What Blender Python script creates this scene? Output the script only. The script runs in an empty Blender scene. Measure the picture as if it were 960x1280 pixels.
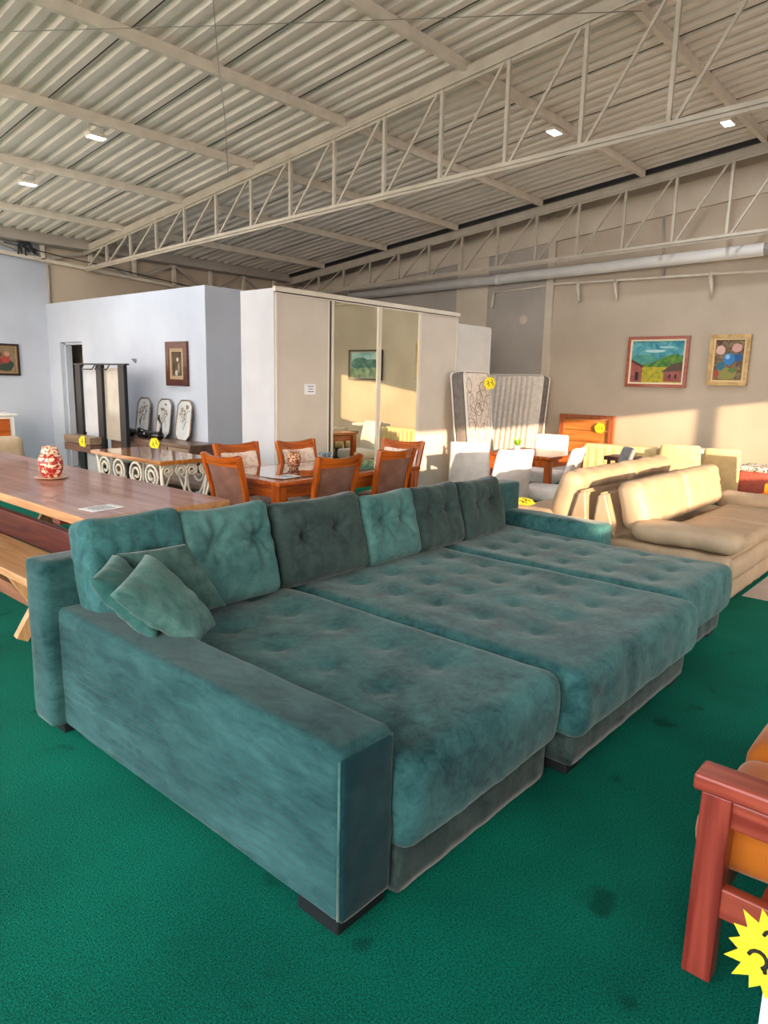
import bpy, bmesh, math, random
from mathutils import Vector, Matrix, noise
from math import sin, cos, pi, sqrt, exp, radians as RAD
random.seed(7)
SC = bpy.context.scene
COL = SC.collection

# ------------------------------------------------------------------ materials
def srgb(h):
    h = h.lstrip('#'); o = []
    for i in (0, 2, 4):
        c = int(h[i:i+2], 16)/255
        o.append(c/12.92 if c <= .04045 else ((c+.055)/1.055)**2.4)
    return (*o, 1)

MATS = {}
def mat(name, c1, c2=None, scale=4, rough=.6, metal=0, stretch=(1, 1, 1), detail=4, distort=0, bump=0, bscale=60,
        sheen=0, spec=.5, ramp=(.35, .65), coat=0, emit=None, estr=0, trans=0, bstretch=None):
    if name in MATS: return MATS[name]
    m = bpy.data.materials.new(name); m.use_nodes = True
    nt = m.node_tree; N = nt.nodes; L = nt.links
    b = N['Principled BSDF']
    b.inputs['Roughness'].default_value = rough
    b.inputs['Metallic'].default_value = metal
    b.inputs['Specular IOR Level'].default_value = spec
    b.inputs['Sheen Weight'].default_value = sheen
    b.inputs['Sheen Roughness'].default_value = .4
    b.inputs['Coat Weight'].default_value = coat
    b.inputs['Transmission Weight'].default_value = trans
    tc = N.new('ShaderNodeTexCoord')
    mp = N.new('ShaderNodeMapping'); mp.inputs['Scale'].default_value = stretch
    L.new(tc.outputs['Object'], mp.inputs['Vector'])
    nz = N.new('ShaderNodeTexNoise'); nz.inputs['Scale'].default_value = scale
    nz.inputs['Detail'].default_value = detail; nz.inputs['Distortion'].default_value = distort
    L.new(mp.outputs['Vector'], nz.inputs['Vector'])
    cr = N.new('ShaderNodeValToRGB')
    cr.color_ramp.elements[0].position = ramp[0]; cr.color_ramp.elements[1].position = ramp[1]
    cr.color_ramp.elements[0].color = srgb(c1)
    cr.color_ramp.elements[1].color = srgb(c2 or c1)
    L.new(nz.outputs['Fac'], cr.inputs['Fac'])
    L.new(cr.outputs['Color'], b.inputs['Base Color'])
    if bump:
        n2 = N.new('ShaderNodeTexNoise'); n2.inputs['Scale'].default_value = bscale
        n2.inputs['Detail'].default_value = 3
        if bstretch:
            m2 = N.new('ShaderNodeMapping'); m2.inputs['Scale'].default_value = bstretch
            L.new(tc.outputs['Object'], m2.inputs['Vector']); L.new(m2.outputs['Vector'], n2.inputs['Vector'])
        else:
            L.new(tc.outputs['Object'], n2.inputs['Vector'])
        bp = N.new('ShaderNodeBump'); bp.inputs['Strength'].default_value = bump; bp.inputs['Distance'].default_value = .01
        L.new(n2.outputs['Fac'], bp.inputs['Height']); L.new(bp.outputs['Normal'], b.inputs['Normal'])
    if emit:
        b.inputs['Emission Color'].default_value = srgb(emit); b.inputs['Emission Strength'].default_value = estr
    MATS[name] = m
    return m

def wood(name, c1, c2, axis='x', rough=.35, scale=5, coat=.2):
    st = {'x': (.35, 5, 5), 'y': (5, .35, 5), 'z': (5, 5, .35)}[axis]
    return mat(name, c1, c2, scale=scale, rough=rough, stretch=st, detail=6, distort=.6, coat=coat, bump=.05, bscale=30)

def velvet_mat(name, c1, c2, s1=2.2, s2=20, st=(1, 1, 1), ramp=(.36, .66)):
    m = mat(name, c1, c2, scale=s1, rough=.8, detail=6, distort=1.6, bump=.10, bscale=26, sheen=.22, spec=.15, ramp=ramp, stretch=st)
    nt = m.node_tree; N = nt.nodes; L = nt.links
    nz1 = [n for n in N if n.type == 'TEX_NOISE' and abs(n.inputs['Scale'].default_value-s1) < 1e-4][0]
    cr = [n for n in N if n.type == 'VALTORGB'][0]; mp = [n for n in N if n.type == 'MAPPING'][0]
    n2 = N.new('ShaderNodeTexNoise'); n2.inputs['Scale'].default_value = s2; n2.inputs['Detail'].default_value = 10; n2.inputs['Roughness'].default_value = .7; n2.inputs['Distortion'].default_value = .8
    L.new(mp.outputs['Vector'], n2.inputs['Vector'])
    mx = N.new('ShaderNodeMix'); mx.data_type = 'FLOAT'; mx.inputs[0].default_value = .5
    L.new(nz1.outputs['Fac'], mx.inputs[2]); L.new(n2.outputs['Fac'], mx.inputs[3]); L.new(mx.outputs[0], cr.inputs['Fac'])
    return m
velvet = velvet_mat('teal velvet', '#153f45', '#477c7e')
velvet_side = velvet_mat('teal velvet brushed', '#143a3e', '#3d696b', 1.8, 15, (1, .55, 1.7))
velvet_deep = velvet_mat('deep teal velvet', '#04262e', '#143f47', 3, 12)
velvet_grey = velvet_mat('grey green velvet', '#243436', '#425654', 3, 14)
velvet_light = velvet_mat('light teal velvet', '#2c5759', '#5b8784', 3, 14)
velvet_base = velvet_mat('dark worn velvet', '#1e3032', '#4a5c5a', 5, 18)
turf = None
black_plastic = mat('black plastic', '#15171b', '#1d2025', rough=.5)
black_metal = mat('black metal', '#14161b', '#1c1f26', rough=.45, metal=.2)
white_paint = mat('white paint steel', '#d3c8b8', '#e0d6c6', scale=6, rough=.5)
cream_leather = mat('cream leather', '#b09a80', '#bea88d', scale=6, rough=.5, bump=.15, bscale=14)
cream_dark = mat('cream leather shaded seam', '#6d6152', rough=.7)
red_wood_x = wood('jatoba wood x', '#8a3226', '#b4533f', 'x')
red_wood_y = wood('jatoba wood y', '#8a3226', '#b4533f', 'y')
red_wood_z = wood('jatoba wood z', '#7c2a20', '#a8483a', 'z')
orange_suede = mat('orange suede', '#b85c08', '#d07412', scale=7, rough=.85, sheen=.3, bump=.1)
honey_x = wood('honey wood x', '#8c3f10', '#c2621e', 'x', rough=.25, coat=.4)
honey_y = wood('honey wood y', '#8c3f10', '#c2621e', 'y', rough=.25, coat=.4)
honey_z = wood('honey wood z', '#8c3f10', '#c2621e', 'z', rough=.25, coat=.4)
brown_suede = mat('brown upholstery', '#6d4638', '#8a5f50', scale=8, rough=.7, sheen=.3)
floral = mat('pale floral upholstery', '#d9bfae', '#efdcd0', scale=22, rough=.8, detail=3, ramp=(.45, .55))
table_glass = mat('dark table glass', '#2d2220', rough=.04, spec=.8, coat=1)
rustic_x = wood('rustic plank top', '#8c5546', '#b27c68', 'y', rough=.4, scale=4, coat=.3)
rustic_edge = wood('rustic plank edge', '#b07a4e', '#cc9a6a', 'y', rough=.6, coat=0)
bench_wood = wood('pale pine bench', '#b07d50', '#cda074', 'y', rough=.5, coat=.1)
bench_leg = wood('pale pine leg', '#b58354', '#d0a477', 'z', rough=.5, coat=.1)
dark_red = wood('dark red beam', '#56211c', '#7a352c', 'y', rough=.5, coat=.1)
amber_y = wood('amber table top', '#9c5a22', '#c67f38', 'y', rough=.12, coat=.7)
white_iron = mat('white wrought iron', '#ddd8cc', '#ece8de', rough=.5)
walnut_y = wood('walnut y', '#5a4238', '#77594a', 'y', rough=.4)
walnut_light = wood('walnut light', '#75604f', '#8d7763', 'y', rough=.5)
mirror = mat('mirror glass', '#e8ead8', rough=.02, metal=1)
mirror.node_tree.nodes['Principled BSDF'].inputs['Base Color'].default_value = (.86, .87, .76, 1)
ward_white = mat('wardrobe laminate', '#cfc6bb', '#d6cdc2', scale=3, rough=.5)
ward_side = mat('wardrobe side laminate', '#c2c3ca', '#cacbd2', scale=3, rough=.5)
alu = mat('wardrobe aluminium trim', '#ded6c8', '#e8e0d2', rough=.35, metal=.1)
white_lam = mat('white laminate', '#dcdad6', '#e6e4e0', rough=.5)
paper = mat('paper', '#eceef2', '#f4f6fa', rough=.8)
ink = mat('black ink', '#1a1710', rough=.7)
grey_ink = mat('grey print', '#6c7384', rough=.8)
yellow = mat('yellow card', '#f4dc00', '#ffe81a', scale=20, rough=.6)
yellow_edge = mat('orange rimmed card', '#f0a800', rough=.6)
white_fabric = mat('white chair fabric', '#d9d4d2', '#e6e2e0', scale=12, rough=.8, bump=.06)
grey_fabric = mat('grey chair fabric', '#7f8186', '#8f9196', scale=12, rough=.8)
dark_leg = wood('dark chair leg', '#3a2018', '#56301f', 'z', rough=.4)
beige_fabric = mat('beige channel fabric', '#d9bd86', '#e6cc98', scale=10, rough=.8)
matt_white = mat('mattress knit', '#ded2c6', '#efe4da', scale=16, rough=.85, bump=.2, bscale=18)
matt_side = mat('mattress border', '#6f6a68', '#827c79', scale=14, rough=.85)
piping = mat('mattress piping', '#e8e2da', rough=.7)
brush_grey = mat('grey swirl print', '#8d7f7a', rough=.8)

# ------------------------------------------------------------------ mesh helpers
class MB:
    """collects shapes into one mesh"""
    def __init__(s): s.bm = bmesh.new(); s.mi = 0
    def _mark(s, faces, smooth=False):
        for f in faces: f.material_index = s.mi; f.smooth = smooth
    def box(s, c, d, rot=None, bev=0, seg=2):
        r = bmesh.ops.create_cube(s.bm, size=1)
        vs = r['verts']
        for v in vs: v.co = Vector((v.co.x*d[0], v.co.y*d[1], v.co.z*d[2]))
        fs = list({f for v in vs for f in v.link_faces})
        if bev:
            es = list({e for v in vs for e in v.link_edges})
            rr = bmesh.ops.bevel(s.bm, geom=es, offset=min(bev, min(d)*.45), segments=seg, profile=.5, affect='EDGES')
            seen = set(); st = [rr['faces'][0]]
            while st:
                f = st.pop()
                if f in seen: continue
                seen.add(f)
                for e in f.edges: st.extend(e.link_faces)
            fs = list(seen); vs = list({v for f in fs for v in f.verts})
        M = rot.to_4x4() if rot is not None else Matrix()
        for v in vs: v.co = M @ v.co + Vector(c)
        s._mark(fs, False)
        return s
    def bar(s, a, b, w, h=None, up=(0, 0, 1), bev=0):
        a = Vector(a); b = Vector(b); h = h or w
        z = (b-a).normalized(); u = Vector(up)
        if abs(z.dot(u)) > .95: u = Vector((1, 0, 0)) if abs(z.x) < .9 else Vector((0, 1, 0))
        x = u.cross(z).normalized(); y = z.cross(x)
        R = Matrix((x, y, z)).transposed()
        return s.box((a+b)/2, (w, h, (b-a).length), R, bev)
    def tube(s, pts, r, n=8, closed=False, cap=True):
        pts = [Vector(p) for p in pts]; rings = []
        rr = r if isinstance(r, (list, tuple)) else [r]*len(pts)
        last = None; K = len(pts)
        for i, p in enumerate(pts):
            if closed: t = pts[(i+1) % K]-pts[i-1]
            else: t = pts[min(i+1, K-1)]-pts[max(i-1, 0)]
            t.normalize()
            if last is None:
                u = Vector((0, 0, 1)) if abs(t.z) < .9 else Vector((1, 0, 0))
                x = u.cross(t).normalized()
            else:
                x = (last - t*last.dot(t)).normalized()
            last = x; y = t.cross(x)
            rings.append([s.bm.verts.new(p+(x*cos(2*pi*k/n)+y*sin(2*pi*k/n))*rr[i]) for k in range(n)])
        fs = []
        for i in range(K if closed else K-1):
            A = rings[i]; B = rings[(i+1) % K]
            for k in range(n): fs.append(s.bm.faces.new((A[k], A[(k+1) % n], B[(k+1) % n], B[k])))
        s._mark(fs, True)
        if cap and not closed:
            s._mark([s.bm.faces.new(rings[0][::-1]), s.bm.faces.new(rings[-1])])
        return s
    def lathe(s, prof, c=(0, 0, 0), n=24):
        c = Vector(c); rings = []
        for r, z in prof:
            rings.append([s.bm.verts.new(c+Vector((r*cos(2*pi*k/n), r*sin(2*pi*k/n), z))) for k in range(n)])
        fs = []
        for A, B in zip(rings, rings[1:]):
            for k in range(n): fs.append(s.bm.faces.new((A[k], A[(k+1) % n], B[(k+1) % n], B[k])))
        s._mark(fs, True)
        s._mark([s.bm.faces.new(rings[0][::-1]), s.bm.faces.new(rings[-1])])
        return s
    def prism(s, poly, t, fn):
        """poly of 2-D points, extruded by t; fn(u, v, w) -> 3-D point"""
        A = [s.bm.verts.new(fn(u, v, 0)) for u, v in poly]; B = [s.bm.verts.new(fn(u, v, t)) for u, v in poly]
        n = len(poly); fs = [s.bm.faces.new(A[::-1]), s.bm.faces.new(B)]
        for k in range(n): fs.append(s.bm.faces.new((A[k], A[(k+1) % n], B[(k+1) % n], B[k])))
        s._mark(fs)
        return s
    def quad(s, *p):
        s._mark([s.bm.faces.new([s.bm.verts.new(q) for q in p])]); return s
    def grid(s, nu, nv, fn, smooth=True):
        V = [[s.bm.verts.new(fn(i/nu, j/nv)) for j in range(nv+1)] for i in range(nu+1)]
        fs = [s.bm.faces.new((V[i][j], V[i+1][j], V[i+1][j+1], V[i][j+1])) for i in range(nu) for j in range(nv)]
        s._mark(fs, smooth); return s
    def soft(s, c, d, r, step=.03, fn=None, rot=None):
        """rounded box of many faces; fn(p, n) may move the vertices (local, centred)"""
        d = Vector(d); h = d/2; c = Vector(c)
        tmp = bmesh.new()
        ns = [max(2, int(d[i]/step)) for i in range(3)]
        for ax in range(3):
            u, v = (ax+1) % 3, (ax+2) % 3
            for sg in (-1, 1):
                V = []
                for i in range(ns[u]+1):
                    row = []
                    for j in range(ns[v]+1):
                        p = [0, 0, 0]; p[ax] = sg*h[ax]; p[u] = -h[u]+d[u]*i/ns[u]; p[v] = -h[v]+d[v]*j/ns[v]
                        row.append(tmp.verts.new(p))
                    V.append(row)
                for i in range(ns[u]):
                    for j in range(ns[v]):
                        q = (V[i][j], V[i+1][j], V[i+1][j+1], V[i][j+1])
                        tmp.faces.new(q if sg > 0 else q[::-1])
        bmesh.ops.remove_doubles(tmp, verts=tmp.verts, dist=1e-5)
        M = rot.to_3x3() if rot is not None else Matrix.Identity(3)
        mp = {}
        for v in tmp.verts:
            p = v.co.copy()
            inn = Vector([max(-(h[i]-r), min(h[i]-r, p[i])) for i in range(3)])
            dd = p-inn
            n = dd.normalized() if dd.length > 1e-9 else Vector((0, 0, 1))
            q = inn+n*r
            if fn: q = fn(q, n)
            mp[v] = s.bm.verts.new(M @ q + c)
        fs = [s.bm.faces.new([mp[v] for v in f.verts]) for f in tmp.faces]
        tmp.free(); s._mark(fs, True)
        return s

def obj(name, mb, mats, parent=None, world=False):
    bm = mb.bm
    if world and parent is not None:
        M = Matrix(); q = parent
        while q is not None:
            M = Matrix.Translation(q.location) @ q.rotation_euler.to_matrix().to_4x4() @ M; q = q.parent
        bm.transform(M.inverted())
    bmesh.ops.recalc_face_normals(bm, faces=bm.faces)
    me = bpy.data.meshes.new(name); bm.to_mesh(me); bm.free()
    for m in (mats if isinstance(mats, (list, tuple)) else [mats]): me.materials.append(m)
    o = bpy.data.objects.new(name, me); COL.objects.link(o)
    if parent is not None: o.parent = parent
    return o

def thing(name, label, cat, loc=(0, 0, 0), rz=0, group=None):
    o = bpy.data.objects.new(name, None); COL.objects.link(o)
    o.empty_display_size = .1
    o.location = loc; o.rotation_euler = (0, 0, rz)
    return tag(o, label, cat, group)
def tag(o, label, cat, group=None, kind=None):
    o['label'] = label; o['category'] = cat
    if group: o['group'] = group
    if kind: o['kind'] = kind
    return o
def struct(name, mb, mats):
    o = obj(name, mb, mats); o['kind'] = 'structure'; return o
def dup(root, loc, rz, label, group=None):
    r = root.copy(); COL.objects.link(r); r.location = loc; r.rotation_euler = (0, 0, rz); r['label'] = label
    if group: r['group'] = group
    for ch in list(root.children):
        c = ch.copy(); COL.objects.link(c); c.parent = r
        for g in list(ch.children):
            k = g.copy(); COL.objects.link(k); k.parent = c
    return r
def place(o, loc):
    """shift a single-mesh thing's origin to loc (mesh was built in world space)"""
    o.data.transform(Matrix.Translation(-Vector(loc))); o.location = loc; return o

# ------------------------------------------------------------------ room
XB, YL, XW, YW, YR, XF = 11.0, 12.13, 5.26, 7.64, -2.5, -4.0
def roof(y): return 4.97-.108*y
wall_white = mat('white wall paint', '#b3bac9', '#bec5d3', scale=1.3, rough=.85, bump=.08, bscale=9)
wall_beige = mat('beige plaster', '#baab98', '#c8b9a6', scale=1.1, rough=.9, bump=.06, bscale=12, detail=6)
wall_grey = mat('grey plaster', '#a69e95', '#b3aaa1', scale=1.4, rough=.9, bump=.06, bscale=10)
wall_lite = mat('pale plaster strip', '#c9bcaa', '#d4c8b6', scale=2, rough=.9)
concrete = mat('pinkish concrete', '#b9aaa4', '#c8bbb4', scale=3, rough=.8, bump=.05)
outdoor = mat('outdoor paving', '#d2cabf', '#dcd4c8', scale=.6, rough=.9)

m = MB(); m.box((3.6, 4.8, -.06), (15.4, 15, .1)); struct('floor', m, concrete)
m = MB(); m.box((2, -24, -.08), (90, 42.9, .1)); m.box((-25, 10, -.08), (41.9, 60, .1)); struct('trim_1', m, outdoor)

# carpet
def turf_mat():
    m = mat('green turf', '#005f50', '#04806a', scale=1.2, rough=.95, detail=8, ramp=(.3, .7), bump=.6, bscale=220, spec=.15)
    nt = m.node_tree; N = nt.nodes; L = nt.links; b = N['Principled BSDF']
    src = b.inputs['Base Color'].links[0].from_socket
    tc = [n for n in N if n.type == 'TEX_COORD'][0]
    n2 = N.new('ShaderNodeTexNoise'); n2.inputs['Scale'].default_value = 160; n2.inputs['Detail'].default_value = 2
    L.new(tc.outputs['Object'], n2.inputs['Vector'])
    r2 = N.new('ShaderNodeValToRGB'); r2.color_ramp.elements[0].position = .3; r2.color_ramp.elements[1].position = .75
    r2.color_ramp.elements[0].color = (.45, .45, .45, 1); r2.color_ramp.elements[1].color = (1.5, 1.5, 1.5, 1)
    L.new(n2.outputs['Fac'], r2.inputs['Fac'])
    mx = N.new('ShaderNodeMix'); mx.data_type = 'RGBA'; mx.blend_type = 'MULTIPLY'; mx.inputs[0].default_value = 1
    L.new(src, mx.inputs[6]); L.new(r2.outputs['Color'], mx.inputs[7])
    # dark scuff stains
    n3 = N.new('ShaderNodeTexNoise'); n3.inputs['Scale'].default_value = 4.5; n3.inputs['Detail'].default_value = 2
    L.new(tc.outputs['Object'], n3.inputs['Vector'])
    r3 = N.new('ShaderNodeValToRGB'); r3.color_ramp.elements[0].position = .66; r3.color_ramp.elements[1].position = .74
    r3.color_ramp.elements[0].color = (1, 1, 1, 1); r3.color_ramp.elements[1].color = (.5, .5, .5, 1)
    L.new(n3.outputs['Fac'], r3.inputs['Fac'])
    m2 = N.new('ShaderNodeMix'); m2.data_type = 'RGBA'; m2.blend_type = 'MULTIPLY'; m2.inputs[0].default_value = 1
    L.new(mx.outputs[2], m2.inputs[6]); L.new(r3.outputs['Color'], m2.inputs[7])
    L.new(m2.outputs[2], b.inputs['Base Color'])
    return m
turf = turf_mat()
m = MB()
m.prism([(-3.9, -2.4), (5.66, -2.4), (5.66, 1.33), (10.9, 1.33), (10.9, 7.6), (5.22, 7.6), (5.22, 12.1), (-3.9, 12.1)], .012, lambda u, v, w: Vector((u, v, -.012+w)))
tag(obj('turf_carpet', m, turf), 'green artificial turf carpet spread over the whole showroom floor', 'carpet')

# walls
m = MB()
def wallpoly(m, y0, y1, x0, x1):   # wall in plane x, roof-high
    m.prism([(y0, 0), (y1, 0), (y1, roof(y1)+.25), (y0, roof(y0)+.25)], x1-x0, lambda u, v, w: Vector((x0+w, u, v)))
wallpoly(m, YR, YL, XB, XB+.2); struct('wall_back', m, wall_beige)
m = MB(); m.prism([(YR, roof(YR)-.1), (YL, roof(YL)-.1), (YL, roof(YL)-.4), (YR, roof(YR)-.55)], .06, lambda u, v, w: Vector((XB-.06+w, u, v))); struct('trim_2', m, wall_lite)
m = MB(); m.box((XB-.02, 6.03, 2.1), (.06, .13, 4.3)); struct('trim_3', m, wall_lite)        # pilaster
m = MB(); m.box((XB-.01, 9.1, 2.0), (.04, 6.0, 4.0)); struct('trim_4', m, wall_grey)         # greyer render left of pilaster
m = MB(); m.box((XB-.02, 7.6, 1.9), (.05, .68, 3.8)); struct('trim_5', m, wall_lite)
m = MB(); m.box(((XF+XB)/2, YL+.1, 2), (XB-XF, .2, 4)); struct('wall_left', m, wall_white)
m = MB(); m.box(((5.3+XB)/2, YL-.01, 2), (XB-5.3, .04, 4)); struct('trim_6', m, wall_beige)  # unpainted part of the left wall
m = MB(); m.tube([(5.3, YL-.06, 2.6), (5.3, YL-.06, 3.27)], .025); struct('trim_7', m, wall_grey)

# right wall with the street opening (sill, lintel, post)
LIN, SIL = 2.17, 1.2
m = MB()
JN, JF = 2.3, 9.385
m.box(((JN-3.3)/2, YR-.1, 2.7), (JN+3.3, .2, 5.4)); m.box(((JF+11)/2, YR-.1, 2.7), (11-JF, .2, 5.4))
m.box(((JN+JF)/2, YR-.1, (LIN+5.4)/2), (JF-JN, .2, 5.4-LIN)); m.box(((JN+JF)/2, YR-.1, SIL/2), (JF-JN, .2, SIL))
m.box((8.035, YR-.1, 1.7), (.06, .2, 1.2))
m.box((-3.65, YR-.1, .5), (.7, .2, 1.0))  # low wall below an unseen opening added to let in more sky light
struct('wall_right', m, wall_white)

# partition room
m = MB()
m.box((XW+.07, (YW+10.94)/2, 1.325), (.14, 10.94-YW, 2.65)); m.box((XW+.07, (11.7+YL)/2, 1.325), (.14, YL-11.7, 2.65))
m.box((XW+.07, 11.32, 2.34), (.14, .76, .62)); m.box((7.6, YW+.07, 1.325), (4.4, .14, 2.65)); m.box((9.73, 9.9, 1.325), (.14, 4.4, 2.65))
m.box((7.5, 9.9, 2.62), (4.4, 4.4, .04))
struct('wall_partition', m, wall_white)
door_mat = mat('dark grey door', '#3a4650', '#46525c', rough=.5)
m = MB(); m.box((5.7, 11.02, 1.0), (.72, .035, 2.0)); o = struct('door_1', m, door_mat)
m = MB(); m.tube([(5.5, 11.06, 1.0), (5.5, 11.1, 1.0), (5.6, 11.1, 1.0)], .012); obj('door_handle', m, alu, o)
m = MB(); m.box((XW+.12, 11.68, 1.01), (.1, .04, 2.02)); m.box((XW+.12, 11.32, 2.01), (.1, .76, .04)); struct('trim_8', m, wall_white)

# corrugated roof
PER = .182
galv = mat('galvanised sheet', '#dcd2c6', '#e6dcd0', scale=2, rough=.42, metal=.05)
galv_d = mat('sheet lap joint', '#3a3836', rough=.9)
m = MB()
xs = []; x = XF; 
while x < 10.25:
    xs += [(x, 0), (x+.075, 0), (x+.095, .038), (x+.162, .038)]; x += PER
for (xa, za), (xb, zb) in zip(xs, xs[1:]):
    m._mark([m.bm.faces.new([m.bm.verts.new(p) for p in ((xa, YR-.4, roof(YR-.4)+za), (xb, YR-.4, roof(YR-.4)+zb), (xb, YL+.2, roof(YL+.2)+zb), (xa, YL+.2, roof(YL+.2)+za))])])
bmesh.ops.remove_doubles(m.bm, verts=m.bm.verts, dist=1e-4)
m.mi = 1
for k in range(0, len(xs)//4, 5):
    xx = xs[k*4][0]+.08
    m.prism([(YR, roof(YR)-.003), (YL, roof(YL)-.003), (YL, roof(YL)+.003), (YR, roof(YR)+.003)], .008, lambda u, v, w: Vector((xx+w, u, v)))
m.mi = 0
m.prism([(YR-.4, roof(YR-.4)+.06), (YL+.2, roof(YL+.2)+.06), (YL+.2, roof(YL+.2)+.09), (YR-.4, roof(YR-.4)+.09)], XB+.3-XF, lambda u, v, w: Vector((XF+w, u, v)))
struct('ceiling', m, [galv, galv_d])
m = MB(); m.prism([(YR, roof(YR)-.06), (YL, roof(YL)-.06), (YL, roof(YL)+.05), (YR, roof(YR)+.05)], .05, lambda u, v, w: Vector((10.22+w, u, v))); struct('trim_gap_shade', m, black_metal)  # dark strip added to paint in the shade of the gap at the roof end

# purlins: each a folded C-section running along x
PY = [10.68, 9.02, 7.42, 5.83, 4.25, 2.73, 1.15]
LBP = ['first roof purlin out from the white left wall', 'second roof purlin out from the white left wall', 'third roof purlin out from the left wall, past the outer ceiling lamp',
       'fourth roof purlin out from the left wall, beside the hanging wire', 'fifth roof purlin out from the left wall', 'sixth roof purlin out from the left wall', 'rightmost roof purlin in view, at the upper right corner']
for y, lb in zip(PY, LBP):
    m = MB(); z = roof(y)-.0
    m.box((3.1, y, z-.046), (14.2, .01, .092)); m.box((3.1, y+.024, z-.089), (14.2, .048, .01)); m.box((3.1, y+.024, z-.005), (14.2, .048, .01)); m.box((3.1, y+.045, z-.076), (14.2, .007, .02))
    tag(place(obj('roof_purlin', m, white_paint), (3.1, y, z)), lb, 'purlin', 'roof purlins')

# trusses
def truss(x, label, y0, n, pitch, hidden):
    t = thing('roof_truss', label, 'truss', (x, 0, 3.62))
    def bc(y): return 3.62-.03*y
    def tc(y): return roof(y)-.15
    ye = 12.0; ys = -1.8
    for nm, f in (('bottom_chord', bc), ('top_chord', tc)):
        m = MB()
        m.bar((x, ys, f(ys)), (x, ye, f(ye)), .06, .010, up=(1, 0, 0))
        for s in (-.027, .027): m.bar((x+s, ys, f(ys)+.014), (x+s, ye, f(ye)+.014), .036, .006, up=(1, 0, 0))
        if nm == 'top_chord': m.bar((x, ys, f(ys)+.06), (x, ye, f(ye)+.06), .08, .06, up=(1, 0, 0))
        obj(nm, m, white_paint, t, True)
    y = y0
    while y > ys: y -= pitch
    y += pitch
    while y < ye-.3:
        m = MB(); m.bar((x, y, bc(y)), (x, y, tc(y)), .034, .034); obj('web_post', m, white_paint, t, True)
        if y+pitch < ye:
            m = MB(); m.bar((x, y+.05, tc(y+.05)), (x, y+pitch-.04, bc(y+pitch)+.01), .024, .024); obj('web_diagonal', m, white_paint, t, True)
        y += pitch
    return t
white_paint_keep = white_paint; white_paint = mat('truss grey paint', '#b3a999', '#c2b8a8', scale=5, rough=.5)
truss(5.9, 'nearer white lattice roof truss crossing above the dining sets and wardrobe', 3.05, 12, .745, 0)
truss(10.34, 'farther white lattice roof truss close to the beige back wall', 3.13, 12, .715, 0)
white_paint = white_paint_keep
# truss lying along the left wall
t = thing('wall_truss', 'weathered grey lattice truss fixed high along the white left wall', 'truss', (6, YL-.12, 3.3))
cz = lambda x: 3.36-.06*(x-4.6)
m = MB(); m.bar((-2, YL-.12, cz(-2)), (10.8, YL-.12, cz(10.8)), .06, .05); obj('bottom_chord', m, white_paint, t, True)
m = MB(); m.box((4.4, YL-.2, roof(YL)-.0), (12.8, .3, .22)); obj('top_chord', m, wall_grey, t, True)
x = 1.2; k = 0
while x < 10.5:
    m = MB(); m.bar((x, YL-.12, cz(x)), (x, YL-.12, roof(YL)-.08), .06); obj('web_post', m, white_paint, t, True)
    m = MB(); a, b = (x, x+.8)
    if k % 2: m.bar((a, YL-.12, cz(a)), (b, YL-.12, roof(YL)-.1), .045)
    else: m.bar((a, YL-.12, roof(YL)-.1), (b, YL-.12, cz(b)), .045)
    obj('web_diagonal', m, wall_grey, t, True)
    x += .8; k += 1
m = MB()
for k in range(14):
    pts = [(4.82+.03*random.uniform(-1, 1)+.25*i/5*(k % 3)/2, YL-.2+.03*random.uniform(-1, 1), 3.62-.05*i*(.6+.5*random.random())) for i in range(6)]
    m.tube(pts, .012, 6)
tag(place(obj('cable_bundle', m, black_plastic), (4.9, YL-.2, 3.5)), 'tangle of black cables hung on the left wall truss', 'cables')
m = MB(); m.tube([(4.6, YL-.18, 3.5), (5.4, YL-.18, 3.42), (6.2, YL-.18, 3.36), (8, YL-.18, 3.2)], .008, 5)
tag(place(obj('power_cable', m, black_plastic), (6, YL-.18, 3.4)), 'thin black cable strung along the left wall truss', 'cable')

# pipe, rail, bits on the back wall
t = thing('drain_pipe', 'thick white drain pipe running across the back wall under the farther truss', 'pipe', (10.78, 5, 3.33))
m = MB(); m.tube([(10.78, -2.4, 3.5), (10.78, 10.5, 3.24)], .085, 16); obj('pipe_body', m, white_lam, t, True)
m = MB(); m.tube([(10.78, 2.35, 3.404), (10.78, 2.75, 3.396)], .091, 16); obj('pipe_coupling', m, mat('pipe print', '#b9b4ac', '#8c8780', scale=26, rough=.6), t, True)
m = MB(); m.tube([(10.78, 6.9, 3.313), (10.78, 7.0, 3.311)], .095, 16); obj('pipe_coupling', m, white_lam, t, True)
t = thing('cable_rail', 'white ribbed cable conduit across the back wall above the two paintings', 'conduit', (10.93, 3, 3.12))
m = MB()
pts = [(10.93, 5.95-.02*i, 3.18-.00027*i) for i in range(420)]
m.tube(pts, [.024 if i % 2 else .017 for i in range(420)], 8); obj('conduit', m, white_paint, t, True)
for y in (5.5, 4.87, 3.45):
    m = MB(); m.tube([(10.93, y, 3.17), (10.9, y, 3.1), (10.9, y-.02, 3.0), (10.93, y-.03, 2.86)], [.03, .034, .028, .02], 8); obj('bracket', m, white_paint, t, True)
m = MB(); m.tube([(10.95, 7.1, 3.11), (10.95, 6.1, 3.17)], .016); m.tube([(10.95, 7.12, 3.13), (10.92, 7.12, 3.0), (10.95, 7.15, 2.85)], .028)
tag(place(obj('conduit', m, white_paint), (10.95, 6.6, 3.1)), 'short conduit piece with a hanging bracket left of the pilaster', 'conduit')
m = MB(); m.tube([(10.97, 4.26, 4.3), (10.97, 4.15, 3.16)], .014); tag(place(obj('wall_conduit', m, wall_grey), (10.97, 4.2, 3.8)), 'thin vertical conduit on the back wall between truss and pipe', 'conduit')
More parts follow.
